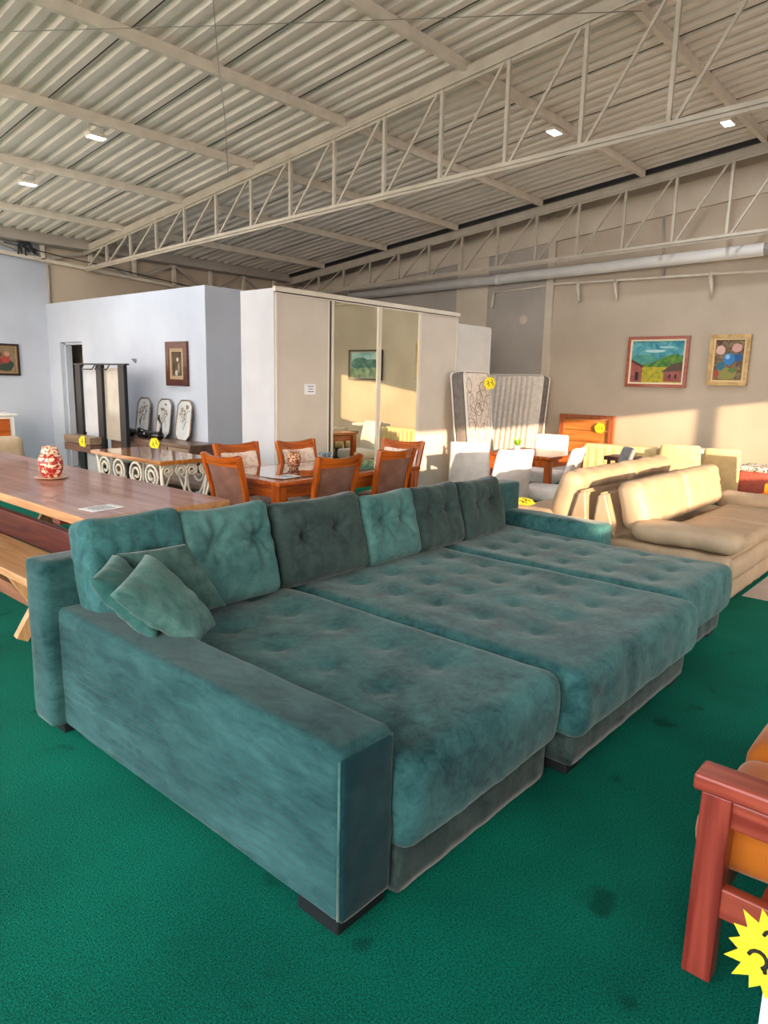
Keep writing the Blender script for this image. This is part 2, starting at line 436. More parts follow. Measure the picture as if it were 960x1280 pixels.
m = MB(); m.tube([(10.99, 6.5, 2.63), (10.95, 6.5, 2.63)], .075, 20); m.tube([(10.955, 6.5, 2.63), (10.94, 6.5, 2.63)], .05, 20)
tag(place(obj('junction_box', m, wall_lite), (10.97, 6.5, 2.63)), 'round pale junction cap high on the grey wall by the pilaster', 'junction box')

# wires
def wire(name, pts, label):
    m = MB(); m.tube(pts, .0035, 5); tag(place(obj(name, m, mat('grey wire', '#8c867c', rough=.7)), pts[0]), label, 'wire')
wire('ceiling_wire', [(1.2, 8.0, 3.9), (2.45, 6.15, 4.085), (3.59, 4.98, 4.2), (5.9, 2.6, 4.45)], 'thin wire stretched level under the roof at upper left')
wire('hanging_wire', [(3.63, 5.07, 4.43), (3.655, 5.06, 4.0), (3.69, 5.03, 3.6), (3.705, 5.02, 3.18)], 'thin wire hanging straight down from the roof near the nearer truss')

# flood lamps
def lamp(loc, label):
    t = thing('ceiling_floodlight', label, 'lamp', loc, 0, 'ceiling floodlights')
    m = MB(); m.box((0, 0, .0), (.2, .12, .04), None, .008); obj('housing', m, white_paint, t)
    m = MB(); m.box((0, 0, -.022), (.17, .1, .006)); obj('led_panel', m, mat('led panel', '#ffffff', emit='#eef6ff', estr=14), t)
    m = MB(); m.tube([(-.08, 0, .02), (-.08, 0, .1), (.08, 0, .1), (.08, 0, .02)], .008, 6); obj('bracket', m, white_paint, t)
    l = bpy.data.lights.new('led', 'AREA'); l.shape = 'RECTANGLE'; l.size = .16; l.size_y = .1; l.energy = 25; l.color = (.92, .96, 1)
    lo = bpy.data.objects.new('led_light', l); COL.objects.link(lo); lo.location = (0, 0, -.03); lo.parent = t
lamp((3.95, 7.64, 4.02), 'lit white floodlight on the roof, the one farther right of the left pair')
lamp((3.96, 9.41, 3.83), 'lit white floodlight on the roof nearest the left wall')
lamp((7.70, 4.31, 4.38), 'lit white floodlight on the roof seen through the nearer truss web')
lamp((9.06, 2.86, 4.54), 'small white floodlight at the right edge under the nearer truss chord')

# ------------------------------------------------------------------ green sofa
S = thing('sectional_sofa', 'huge teal velvet sectional sofa with tufted chaise seats on the green turf', 'sofa', (3.0, 2.1, 0))
def nz(p, s, o=0): return noise.noise(Vector((p.x*s+o, p.y*s+o*1.7, p.z*s-o)))
def seat(x0, x1, y0, y1, z0, z1, cols, rows, seed):
    cx, cy, cz_ = (x0+x1)/2, (y0+y1)/2, (z0+z1)/2
    tufts = [(a-cx, b-cy) for a in cols for b in rows]
    hz = (z1-z0)/2
    def fn(p, n):
        q = p.copy()
        if n.z > .3:
            dz = 0
            for a, b in tufts:
                r2 = (p.x-a)**2+(p.y-b)**2
                if r2 < .09: dz -= .022*exp(-((p.x-a)**2/.0022+(p.y-b)**2/.0010))*.65+.016*exp(-r2/.016)
            q.z += dz*n.z + .006*nz(p, 4, seed)+.008*nz(p, 1.7, seed)
        side = 1-(p.z/hz)**2
        q.x += n.x*.012*side; q.y += n.y*(.016*side+.010*nz(p, 5, seed+3)+.004*nz(Vector((p.x*3, p.y, p.z*.6)), 9, seed))
        return q
    m = MB(); m.soft((cx, cy, cz_), (x1-x0, y1-y0, z1-z0), .055, .026, fn)
    return m
obj('seat_cushion', seat(1.445, 2.385, 1.145, 2.86, .155, .462, (1.78, 2.12), (1.55, 1.83, 2.13, 2.43, 2.73), 1), velvet, S, True)
obj('seat_cushion', seat(2.40, 3.755, 1.07, 2.86, .17, .455, (2.74, 3.01, 3.31, 3.57), (1.46, 1.75, 2.03, 2.29, 2.56), 5), velvet, S, True)
obj('seat_cushion', seat(3.77, 4.70, 1.16, 2.86, .16, .46, (4.0, 4.27, 4.58), (1.41, 1.69, 1.98, 2.25, 2.5), 9), velvet, S, True)
def basefn(sd):
    def fn(p, n):
        q = p.copy(); k = .006*nz(Vector((p.x, p.y, p.z*.4)), 11, sd); q.x += n.x*k; q.y += n.y*k; return q
    return fn
for x0, x1, y0, z0, sd in ((1.45, 2.36, 1.18, .012, 2), (2.425, 3.72, 1.105, .045, 4), (3.80, 4.64, 1.195, .05, 6)):
    m = MB(); m.soft(((x0+x1)/2, (y0+2.88)/2, (z0+.17)/2), (x1-x0, 2.88-y0, .17-z0), .015, .035, basefn(sd)); obj('seat_base', m, velvet_base, S, True)
# arms
def armfn(p, n):
    q = p.copy()
    zz = p.z
    if n.x < -.6:
        amp = (.5+.5*nz(Vector((p.y, p.y, 0)), 1.3, 4))*max(0, min(1, (.83-abs(p.y))/.06))
        low = max(0, min(1, (.18-zz)/.2))
        w = sin((zz+.04*p.y+.012*nz(p, 6, 3))*2*pi/.033)
        q.x += (.0066*w*amp*low+.007*nz(p, 3, 8))
    if n.z > .4: q.z += .006*nz(p, 3.5, 2)
    if n.y < -.5: q.y += .006*nz(p, 8, 1)
    return q
m = MB(); m.soft((1.325, 2.045, .31), (.225, 1.69, .53), .028, .0075, armfn); obj('arm', m, velvet_side, S, True)
m = MB(); m.soft((4.83, 2.53, .30), (.22, .93, .52), .045, .03, lambda p, n: p+n*.006*nz(p, 5, 2)); obj('arm', m, velvet, S, True)
m = MB(); m.soft((3.055, 2.965, .41), (3.79, .19, .73), .025, .03, lambda p, n: p+n*.006*nz(p, 4, 7)); obj('backrest_frame', m, velvet_side, S, True)
# piping seam at the arm front
m = MB(); m.tube([(1.219, 1.204, .06), (1.219, 1.204, .545)], .0045, 6); m.tube([(1.431, 1.204, .06), (1.431, 1.204, .55)], .0045, 6); obj('arm_piping', m, velvet_light, S, True)
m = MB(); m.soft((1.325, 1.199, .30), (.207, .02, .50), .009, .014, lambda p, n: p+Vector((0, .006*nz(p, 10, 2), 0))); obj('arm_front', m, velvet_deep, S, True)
# back cushions
def backcush(name, cx, w, zt, tufts, material, lean, sd, ycen=2.765, yaw=0, wr=1.0):
    h = zt-.452; th = .175
    def fn(p, n):
        q = p.copy()
        u = p.x/(w/2); v = p.z/(h/2)
        bul = (1-abs(u)**3)*(1-abs(v)**3)
        q.y += (.035*bul)*(1 if p.y > 0 else -1)
        q.x *= 1-.03*(1-v*v)*0+.02*v*-.5
        q.z += .012*(u*u)*(1 if v > 0 else 0)-.012*(1 if v > .5 else 0)*(1-u*u)*0
        if n.y < -.2:
            for a, b in tufts:
                dx, dz = p.x-a, p.z-b; r = sqrt(dx*dx+dz*dz)
                if r < .3:
                    th_ = math.atan2(dz, dx)
                    q.y += .05*exp(-(r/.024)**2)+.036*exp(-(r/.085)**2)
                    q.y += wr*.017*sin(8*th_+sd+3*nz(p, 5, sd))*exp(-r/.08)*(1-exp(-(r/.03)**2))
            q.y += .006*nz(Vector((p.x*1.5, p.y, p.z*.7)), 9, sd)
        return q+n*.006*nz(p, 7, sd)
    m = MB()
    rot = Matrix.Rotation(yaw, 3, 'Z') @ Matrix.Rotation(-lean, 3, 'X')
    m.soft((cx, ycen, .452+h/2*cos(lean)), (w, th, h), .048, .016, fn, rot)
    return obj(name, m, material, S, True)
L1 = RAD(14)
backcush('back_cushion', 1.535, .48, .945, [(-.12, .02), (.1, .03)], velvet, L1, 1, 2.815, RAD(2))
backcush('back_cushion', 2.02, .52, .925, [(-.12, .06), (.13, .06)], velvet_light, RAD(15), 2, 2.805, RAD(0), 1.6)
backcush('back_cushion', 2.625, .66, .90, [(-.16, .03), (.09, .04)], velvet_grey, RAD(15), 3, 2.80, RAD(2))
backcush('back_cushion', 3.20, .50, .87, [(-.1, .04), (.09, .04)], velvet_light, RAD(15), 4, 2.80, RAD(2), 1.4)
backcush('back_cushion', 3.68, .5, .87, [(-.12, .04), (.07, .04)], velvet_grey, RAD(15), 5, 2.80, RAD(2))
backcush('back_cushion', 4.20, .54, .86, [(-.08, .03), (.09, .03)], velvet_grey, RAD(14), 6, 2.80, RAD(3))
for (x, y, dx, dy, h) in ((1.325, 1.295, .2, .17, .055), (1.30, 2.96, .17, .14, .05), (2.30, 1.24, .1, .1, .055), (2.50, 1.19, .12, .12, .05), (3.64, 1.19, .12, .12, .05), (4.57, 1.28, .1, .12, .055), (4.85, 2.2, .12, .12, .05), (4.85, 2.96, .12, .12, .05)):
    m = MB(); m.box((x, y, h/2), (dx, dy, h), None, .006); obj('foot', m, black_plastic, S, True)

# throw pillows
def pillow(c, T, material, label, sd):
    c = [Vector(p) for p in c]   # TL, TR, BR, BL
    n = (c[1]-c[0]).cross(c[3]-c[0]).normalized()
    cen = sum(c, Vector())/4
    m = MB()
    for sg in (-1, 1):
        def fn(a, b):
            u, v = 2*a-1, 2*b-1
            p = (c[0]*(1-a)+c[1]*a)*(1-b)+(c[3]*(1-a)+c[2]*a)*b
            pull = .035*((1-v*v)*abs(u)**3+(1-u*u)*abs(v)**3)
            p = p+(cen-p)*pull
            t = max(0, (1-u*u)*(1-v*v))**.42*T/2
            wv = .013*nz(p, 8, sd)*(1-max(abs(u), abs(v))**8)+.007*sin(12*math.atan2(v, u)+sd)*max(0, sqrt(u*u+v*v)-.3)*(1-max(abs(u), abs(v))**6)
            return p+n*(sg*t+wv)
        m.grid(28, 28, fn)
    bmesh.ops.remove_doubles(m.bm, verts=m.bm.verts, dist=2e-4)
    o = obj('throw_pillow', m, material)
    tag(place(o, cen), label, 'pillow', 'loose throw pillows in the sofa corner')
pil_a = velvet_mat('sage velvet', '#355f5c', '#67908b', 5, 16)
pil_b = velvet_mat('moss velvet', '#2b4a48', '#557670', 5, 16)
pil_c = velvet_mat('teal pillow velvet', '#235553', '#487a77', 5, 16)
pillow([(1.13, 2.39, .82), (1.36, 2.66, .825), (1.52, 2.54, .54), (1.32, 2.28, .57)], .13, pil_c, 'teal throw pillow at the back left, against the sofa arm', 3)
pillow([(1.37, 2.655, .825), (1.68, 2.62, .825), (1.79, 2.49, .545), (1.48, 2.50, .53)], .12, pil_b, 'moss green throw pillow at the right rear, under the tufted cushions', 5)
pillow([(1.14, 2.27, .785), (1.435, 2.53, .84), (1.64, 2.36, .525), (1.44, 2.20, .53)], .14, pil_a, 'light sage throw pillow frontmost in the sofa corner', 8)

# ------------------------------------------------------------------ generic burst price tag
def burst(loc, R, label, normal, rot=0, text=True, n=22, stick=None, inner=.72):
    t = thing('price_tag', label, 'price tag', loc, 0, 'yellow starburst price tags')
    nrm = Vector(normal).normalized()
    up = Vector((0, 0, 1)) if abs(nrm.z) < .95 else Vector((0, 1, 0))
    xx = up.cross(nrm).normalized(); yy = nrm.cross(xx)
    xr = xx*cos(rot)+yy*sin(rot); yr = yy*cos(rot)-xx*sin(rot)
    poly = []
    for k in range(2*n):
        r = R*(1+.08*sin(k*2.3)) if k % 2 == 0 else R*inner
        a = pi*k/n; poly.append((r*cos(a), r*sin(a)))
    m = MB(); m.prism(poly, .003, lambda u, v, w: xr*u+yr*v+nrm*w); obj('burst_card', m, yellow, t)
    if text:
        m = MB(); s = R*.36; e = nrm*.0045
        for ox in (-.5, .5):
            for cy, a0 in ((.55, -2.2), (-.55, -1.57)):
                pts = [xr*(ox*s*1.6+s*.5*cos(a0+i*.5))+yr*(cy*s+s*.55*sin(a0+i*.5))+e for i in range(9)]
                m.tube(pts, R*.045, 5)
        obj('price_mark', m, ink, t)
    if stick:
        m = MB(); m.box((0, 0, -stick/2) , (.018, .006, stick)) if abs(nrm.y) > .5 else m.box((0, 0, -stick/2), (.006, .018, stick)); obj('stick', m, paper, t)
    return t

# ------------------------------------------------------------------ wooden two-seat sofa, lower right
t = thing('wooden_sofa', 'red hardwood slatted sofa with orange seat cushions at the lower right', 'sofa', (2.4, .1, 0))
DX, DY = .012, -.028
world_obj = obj
def obj(name, mb, mats, parent=None, world=False):
    if world: mb.bm.transform(Matrix.Translation((DX, DY, 0)))
    return world_obj(name, mb, mats, parent, world)
def leg(x, y, h): 
    m = MB(); m.box((x, y, h/2), (.062, .074, h), None, .006); obj('leg', m, red_wood_z, t, True)
leg(1.80, .445, .535); leg(1.80, -.45, .535); leg(3.3, .445, .535); leg(3.3, -.45, .535)
for x in (1.80, 3.3):
    m = MB(); m.box((x, -.02, .56), (.095, 1.04, .045), None, .008); obj('arm_rail', m, red_wood_y, t, True)
    m = MB(); m.box((x, .0, .235), (.035, .88, .085), None, .005); obj('side_rail', m, red_wood_y, t, True)
    m = MB(); m.box((x, .0, .485), (.028, .88, .075), None, .005); obj('side_rail', m, red_wood_y, t, True)
m = MB(); m.box((2.55, .435, .235), (1.44, .035, .085), None, .005); obj('front_rail', m, red_wood_x, t, True)
for k in range(8):
    m = MB(); m.box((2.55, .30-.1*k, .255), (1.46, .055, .02)); obj('slat', m, red_wood_x, t, True)
for k, cx in enumerate((2.08, 2.55, 3.02)):
    m = MB(); m.soft((cx, .072, .345), (.46, .88, .15), .065, .025, lambda p, n: p+n*.012*nz(p, 4, k+1)+Vector((0, 0, .015*(1-(p.x/.23)**2)*(1 if n.z > 0 else 0)))); obj('seat_cushion', m, orange_suede, t, True)
for k, cx in enumerate((2.08, 2.55, 3.02)):
    m = MB(); m.soft((cx, -.44, .62), (.45, .14, .42), .06, .03, lambda p, n: p+n*.012*nz(p, 4, k+5), Matrix.Rotation(RAD(12), 3, 'X')); obj('back_cushion', m, orange_suede, t, True)
m = MB(); m.box((2.55, -.53, .72), (1.5, .03, .1), None, .005); obj('back_rail', m, red_wood_x, t, True)
obj = world_obj
# star sign on a stick
burst((1.452, .200, .425), .088, 'large yellow starburst sign on a white stick at the bottom right corner', (-.97, -.15, .3), RAD(65), True, 16, .413, .72)

# ------------------------------------------------------------------ rustic table + benches
t = thing('rustic_table', 'long thick reddish plank dining table behind the sofa at left', 'table', (2.2, 5.6, 0))
m = MB(); m.box((2.18, 5.62, .752), (.94, 4.0, .055), None, .006)
for f in m.bm.faces: f.material_index = 1
for f in m.bm.faces:
    if abs(f.normal.z) > .9: f.material_index = 0
obj('tabletop', m, [rustic_x, rustic_edge], t, True)
m = MB(); m.box((2.2, 5.6, .33), (.06, 2.9, .2), None, .005); obj('stretcher_beam', m, dark_red, t, True)
for y in (4.2, 7.0):
    for s in (-1, 1):
        m = MB(); m.bar((2.2+s*.36, y, 0), (2.2-s*.30, y+.07*s, .725), .09, .07, up=(0, 1, 0)); obj('leg', m, dark_red, t, True)
    m = MB(); m.box((2.2, y, .69), (.8, .1, .07)); obj('top_cleat', m, dark_red, t, True)
def bench(x, label):
    b = thing('bench', label, 'bench', (x, 5.5, 0), 0, 'pine benches of the rustic table')
    m = MB(); m.box((0, 0, .43), (.34, 4.1, .045), None, .006); obj('seat_plank', m, bench_wood, b)
    m = MB(); m.box((0, 0, .22), (.05, 2.9, .09), None, .005); obj('stretcher', m, wood('brown bench beam', '#7a4c32', '#966346', 'y', rough=.6), b)
    for y in (-1.38, 1.38):
        for s in (-1, 1):
            m = MB(); m.bar((s*.11, y, .02), (-s*.11, y+.04*s, .41), .07, .05, up=(0, 1, 0)); obj('leg', m, bench_leg, b)
    return b
bench(1.63, 'pale pine bench in front of the rustic table by the sofa arm')
bench(2.85, 'pine bench on the far side of the rustic table')
# jar with plate
ceramic = mat('red cream glazed ceramic', '#a81f1c', '#f0d3b4', scale=16, rough=.3, detail=1, distort=2.2, ramp=(.47, .53), coat=.4)
p = thing('ceramic_jar', 'red and cream patterned ceramic jar on the rustic table', 'jar', (2.22, 5.21, .789))
m = MB(); prof = [(.05, 0), (.066, .012), (.08, .05), (.085, .10), (.082, .14), (.07, .165), (.06, .172)]; m.lathe(prof, n=32); obj('body', m, ceramic, p)
m = MB(); m.lathe([(.062, .172), (.065, .18), (.06, .195), (.052, .21), (.05, .226), (.03, .232)], n=32); obj('lid', m, ceramic, p)
m = MB()
for z, r in ((.03, .074), (.065, .082), (.12, .085), (.155, .077)):
    m.tube([(r*cos(2*pi*k/32), r*sin(2*pi*k/32), z) for k in range(32)], .0035, 6, True)
obj('glazed_bands', m, mat('deep red glaze', '#a3201d', rough=.3), p)
m = MB(); m.lathe([(.06, -.008), (.09, -.004), (.115, .004), (.113, .007), (.085, .0), (.06, -.002)], (2.22, 5.21, .789), 32)
tag(place(obj('saucer', m, mat('terracotta saucer', '#c99a7c', '#d8ab8c', rough=.4)), (2.22, 5.21, .789)), 'terracotta saucer under the patterned jar', 'saucer')
def sheet(loc, w, d, rz, label, name='paper_sheet'):
    q = thing(name, label, 'paper', loc, rz)
    m = MB(); m.box((0, 0, .001), (w, d, .002)); obj('sheet', m, paper, q)
    m = MB()
    for k in range(5): m.box((-.01*(k % 2), d*.3-d*.15*k, .0026), (w*.6, d*.035, .001))
    obj('printed_lines', m, grey_ink, q)
sheet((1.92, 3.86, .781), .21, .15, RAD(8), 'white paper sheet on the near corner of the rustic table')

# ------------------------------------------------------------------ amber table with white scroll base
t = thing('scroll_table', 'amber wood table on white wrought iron scroll base', 'table', (3.68, 6.32, 0))
m = MB(); m.box((3.68, 6.32, .76), (.6, 1.32, .04), None, .008); obj('tabletop', m, amber_y, t, True)
def spiral(c, U, V, r, turns, a0, sgn):
    pts = []
    N = int(turns*14)
    for i in range(N+1):
        a = a0+sgn*2*pi*turns*i/N; rr = r*(1-.80*i/N)
        pts.append(Vector(c)+Vector(U)*rr*cos(a)+Vector(V)*rr*sin(a))
    return pts
def heart(org, U, w, zt, name='scroll'):
    U = Vector(U); V = Vector((0, 0, 1)); r = w*.23
    m = MB()
    for s in (-1, 1):
        c = Vector(org)+U*(s*r*1.1)+V*(zt-r)
        sp = spiral(c, U*s, V, r, 1.9, 0, 1)
        tail = []
        a = sp[0]; b = Vector(org)+V*(zt-.46)
        for i in range(10):
            k = i/10; q = a.lerp(b, k); q += U*s*.035*sin(pi*k); tail.append(q)
        m.tube(tail[::-1][:-1]+sp, .012, 6)
    return m
for x in (3.42, 3.94):
    for y in (6.02, 6.62):
        obj('iron_scroll', heart((x, y, 0), (0, 1, 0), .52, .735), white_iron, t, True)
    m = MB(); m.bar((x, 5.72, .738), (x, 6.94, .738), .014); obj('iron_rail', m, white_iron, t, True)
for y in (5.72, 6.92):
    obj('iron_scroll', heart((3.56, y, 0), (1, 0, 0), .27, .735), white_iron, t, True)
    obj('iron_scroll', heart((3.82, y, 0), (1, 0, 0), .27, .735), white_iron, t, True)
for x in (3.42, 3.94):
    for y in (5.72, 6.92):
        m = MB(); m.tube([(x, y, .74), (x+(.04 if x < 3.6 else -.04), y+(.05 if y < 6 else -.05), .4), (x, y, .02), (x, y, 0)], .012, 8); obj('leg', m, white_iron, t, True)

# ------------------------------------------------------------------ sideboard, hall stand, trays, figures
t = thing('sideboard', 'long low walnut sideboard against the white partition wall', 'sideboard', (5.03, 8.3, 0))
m = MB(); m.box((5.03, 8.36, .69), (.42, 1.96, .04), None, .004); obj('top', m, walnut_y, t, True)
m = MB(); m.box((5.03, 8.36, .405), (.40, 1.92, .53)); obj('body', m, walnut_y, t, True)
for y in (7.64, 8.12, 8.60, 9.08):
    m = MB(); m.box((4.825, y, .41), (.02, .46, .49), None, .004); d = obj('door', m, walnut_light if y < 7.7 else walnut_y, t, True)
    m = MB(); m.box((4.81, y+.18, .45), (.014, .012, .12)); obj('handle', m, black_metal, d, True)
for x in (4.88, 5.18):
    for y in (7.5, 9.22):
        m = MB(); m.box((x, y, .07), (.05, .05, .14)); obj('leg', m, black_metal, t, True)
t = thing('hall_stand', 'tall black framed hall stand with white panel, mirror and drawers', 'hall stand', (4.72, 9.55, 0))
for y in (8.72, 9.32, 9.93):
    m = MB(); m.box((4.71, y, .83), (.05, .15, 1.66)); obj('post', m, black_metal, t, True)
m = MB(); m.box((4.73, 9.62, 1.18), (.012, .48, .92)); m.box((4.73, 9.62, .3), (.012, .48, .4)); obj('white_panel', m, mat('stand panel', '#b9bcc4', '#c4c7ce', rough=.5), t, True)
m = MB(); m.box((4.73, 9.02, 1.14), (.012, .46, .96)); obj('mirror_panel', m, mat('smoky mirror panel', '#a8a298', '#b4aea4', rough=.12, coat=.6), t, True)
m = MB(); m.box((4.71, 9.32, 1.67), (.06, 1.45, .02)); 
for y in (9.12, 9.52): m.tube([(4.66, y-.16, 1.66), (4.62, y-.16, 1.60), (4.62, y+.16, 1.60), (4.66, y+.16, 1.66)], .008, 6)
obj('coat_rail', m, black_metal, t, True)
for z in (.63, .52):
    m = MB(); m.box((4.62, 9.72, z), (.2, .78, .10), None, .004); obj('drawer', m, walnut_light if z > .6 else walnut_y, t, True)
burst((4.51, 9.5, .62), .085, 'yellow starburst price tag on the hall stand drawers', (-1, -.4, .1), 0, True)
burst((4.78, 8.12, .68), .085, 'yellow starburst price tag hung from the sideboard front', (-1, -.4, .1), .4, True)
tray_glass = mat('etched pale glass', '#b9bec2', '#cdd0d2', rough=.25)
def tray(y, label, w=.33):
    p = thing('octagonal_tray', label, 'tray', (5.15, y, .711), 0, 'octagonal trays leaning on the wall')
    h = .52; c = .07; th = RAD(8)
    pl = [(-w/2+c, 0), (w/2-c, 0), (w/2, c), (w/2, h-c), (w/2-c, h), (-w/2+c, h), (-w/2, h-c), (-w/2, c)]
    f = lambda u, v, q: Vector((v*sin(th)-q, u, v*cos(th)))
    m = MB(); m.prism(pl, .012, f); obj('glass_panel', m, tray_glass, p)
    m = MB(); m.tube([f(u, v, .012) for u, v in pl], .011, 6, True); obj('rim', m, mat('bronze rim', '#6d5a48', '#9a866f', scale=10, rough=.35, metal=.4), p)
    m = MB()
    rr = random.Random(y)
    for k in range(7):
        x0, y0 = rr.uniform(-.06, .06), rr.uniform(.12, .25); pts = []
        for i in range(6): pts.append(f(x0+.02*i*rr.uniform(-1, 1), y0+.035*i, .014))
        m.tube(pts, .003, 4)
    for k in range(9):
        a, b = rr.uniform(-.09, .09), rr.uniform(.3, .44); m.prism([(a, b), (a+.03, b+.012), (a+.02, b+.035), (a-.01, b+.025)], .002, lambda u, v, q: f(u, v, .014+q))
    obj('etched_flowers', m, mat('etching brown', '#84705f', rough=.6), p)
tray(9.06, 'pale octagonal tray nearest the hall stand, with a sculpture before it')
tray(8.53, 'middle pale octagonal tray leaning on the wall')
tray(8.05, 'rightmost pale octagonal tray leaning on the wall')
def figure(y, k, label):
    m = MB(); x = 4.95
    m.soft((x, y, .711+.055), (.13, .24, .11), .05, .02, lambda p, n: p+n*.012*nz(p, 9, k))
    pts = [(x, y+.08*k, .76), (x, y+.12*k, .84), (x, y+.13*k, .92), (x-.01, y+.09*k, .99), (x-.02, y+.12*k, 1.03)]
    if k: m.tube(pts, [.03, .02, .015, .018, .012], 8)
    else: m.tube([(x-.02, y-.08, .80), (x-.06, y, .825), (x-.02, y+.08, .80)], [.025, .03, .02], 8)
    tag(place(obj('black_figurine', m, mat('black glazed figurine', '#101014', rough=.2, coat=.5)), (x, y, .711)), label, 'figurine', 'black figurines on the sideboard')
figure(9.02, 1, 'black long-necked figurine at the left, before the first tray')
figure(8.68, 0, 'low rounded black figurine in the middle of the sideboard')
figure(8.36, -1, 'black long-necked figurine right of the low one')

# ------------------------------------------------------------------ pictures
def picture(loc, w, h, nrm, cols, label, frame, liner, paint, name='framed_painting', fw=.06):
    """nrm axis: 'x' faces -x, 'y' faces -y"""
    p = thing(name, label, 'painting', loc)
    if nrm == 'x': f = lambda u, v, q: Vector((-q, -u, v))
    else: f = lambda u, v, q: Vector((u, -q, v))
    def ring(m, a, b, t0, t1):
        (w0, h0), (w1, h1) = a, b
        for pl in ([(-w0, -h0), (w0, -h0), (w1, -h1), (-w1, -h1)], [(w0, -h0), (w0, h0), (w1, h1), (w1, -h1)], [(w0, h0), (-w0, h0), (-w1, h1), (w1, h1)], [(-w0, h0), (-w0, -h0), (-w1, -h1), (-w1, h1)]):
            m.prism(pl, t1-t0, lambda u, v, q: f(u, v, t0+q))
    W, H = w/2, h/2
    m = MB(); ring(m, (W, H), (W-fw, H-fw), .0, .035); obj('frame', m, frame, p)
    l = fw*.55
    m = MB(); ring(m, (W-fw, H-fw), (W-fw-l, H-fw-l), 0, .025); obj('liner', m, liner, p)
    a, b = W-fw-l, H-fw-l
    m = MB(); mats = []
    for i, (poly, c) in enumerate(paint):
        mm = c if not isinstance(c, str) else mat('paint '+c, c, rough=.6)
        if mm not in mats: mats.append(mm)
        m.mi = mats.index(mm)
        m.prism([(max(-1, min(1, u))*a, max(-1, min(1, v))*b) for u, v in poly], .004+.0006*i, lambda u, v, q: f(u, v, q))
    obj('canvas', m, mats, p)
    return p
full = [(-1, -1), (1, -1), (1, 1), (-1, 1)]
def blob(cx, cy, rx, ry, n=14, j=.12, sd=0):
    r = random.Random(sd+cx*9+cy*7)
    return [(cx+rx*cos(2*pi*k/n)*(1+r.uniform(-j, j)), cy+ry*sin(2*pi*k/n)*(1+r.uniform(-j, j))) for k in range(n)]
sky_p = mat('painted turquoise sky', '#0f7f98', '#6fb8bd', scale=7, rough=.6, distort=1)
hill_p = mat('painted green hills', '#2f6b33', '#6f9a35', scale=14, rough=.6)
field_p = mat('painted yellow field', '#8f9c2c', '#d0b32c', scale=16, rough=.6)
far_p = mat('painted blue hills', '#3f8a86', '#58a08c', scale=9, rough=.6)
hut_p = mat('painted pink hut', '#8f4a44', '#a86058', scale=9, rough=.6)
picture((10.97, 4.13, 1.92), .93, .76, 'x', None, 'landscape painting of huts and green hills in a red wood frame on back wall', wood('red frame', '#8f3a1e', '#b0522c', 'y'), mat('cream liner', '#ecdfc0', rough=.7), [
    (full, sky_p), (blob(-.55, .05, .75, .3, 16), far_p), ([(-1, -1), (1, -1), (1, .25), (.75, .38), (.4, .3), (.1, .12), (-.2, -.05), (-.6, -.15), (-1, -.1)], hill_p),
    ([(-1, -1), (1, -1), (1, -.3), (.3, -.25), (-.4, -.25), (-1, -.3)], field_p), (blob(-.1, .52, .4, .07), '#b7dcdc'), (blob(.35, .7, .3, .05), '#a5d2d4'),
    ([(-1, -1), (-.55, -1), (-.55, -.25), (-.8, -.05), (-1, .0)], hut_p), ([(-1, .12), (-.5, -.2), (-.55, -.3), (-1, 0)], '#5c2f2c'), ([(-.82, -.9), (-.68, -.9), (-.68, -.5), (-.82, -.5)], '#2f1f1e'),
    ([(.3, -.95), (1, -.95), (1, -.4), (.3, -.5)], hut_p), ([(.22, -.5), (.55, -.12), (1, .02), (1, -.42)], '#5b4a3a'), ([(.5, -.8), (.58, -.8), (.58, -.6), (.5, -.6)], '#3a2020'), ([(.72, -.8), (.8, -.8), (.8, -.6), (.72, -.6)], '#3a2020')], fw=.045)
egg_bg = mat('painted brown foliage', '#5b3a34', '#8f7a52', scale=16, rough=.6, distort=1)
picture((10.97, 3.1, 1.945), .54, .72, 'x', None, 'still life of blue round fruit and roses in a gold frame on back wall', mat('gilt frame', '#b08a50', '#d0ae74', scale=12, rough=.45, metal=.15), mat('pale gold liner', '#dcc08c', rough=.6), [
    (full, egg_bg), (blob(-.1, -.68, .75, .3, sd=4), '#8f8a48'), (blob(-.65, .5, .32, .24, sd=1), '#e0b8ac'), (blob(.5, .6, .36, .22, sd=2), '#d6a69c'), (blob(-.55, -.3, .3, .2, sd=3), '#2d6f86'), (blob(.6, .12, .34, .2, sd=4), '#245a92'), (blob(.0, .05, .4, .3, 20, .05, 5), '#2f7fc0'), (blob(-.1, .16, .16, .12, 14, .1, 6), '#8fc4e6'), (blob(-.8, -.7, .18, .2, sd=7), '#a84a44'), (blob(.3, -.5, .3, .12, sd=8), '#5f7a3c')], fw=.05)
pm = mat('painted dark mountains', '#2c5a5c', '#5c8a78', scale=10, rough=.6)
picture((10.97, 1.47, 1.85), .95, .62, 'x', None, 'lake and mountain painting in a dark frame seen in the wardrobe mirror', mat('dark frame', '#2e2620', rough=.5), mat('grey liner', '#b9b09a', rough=.7), [
    (full, mat('painted pale sky', '#7fb2b4', '#b4d2cc', scale=6, rough=.6)), (blob(.4, .1, .6, .5, sd=1), pm), (blob(-.5, .05, .6, .4, sd=2), pm), ([(-1, -1), (1, -1), (1, -.25), (-1, -.2)], mat('painted lake', '#4f7a5c', '#a4b490', scale=9, rough=.6))], fw=.035)
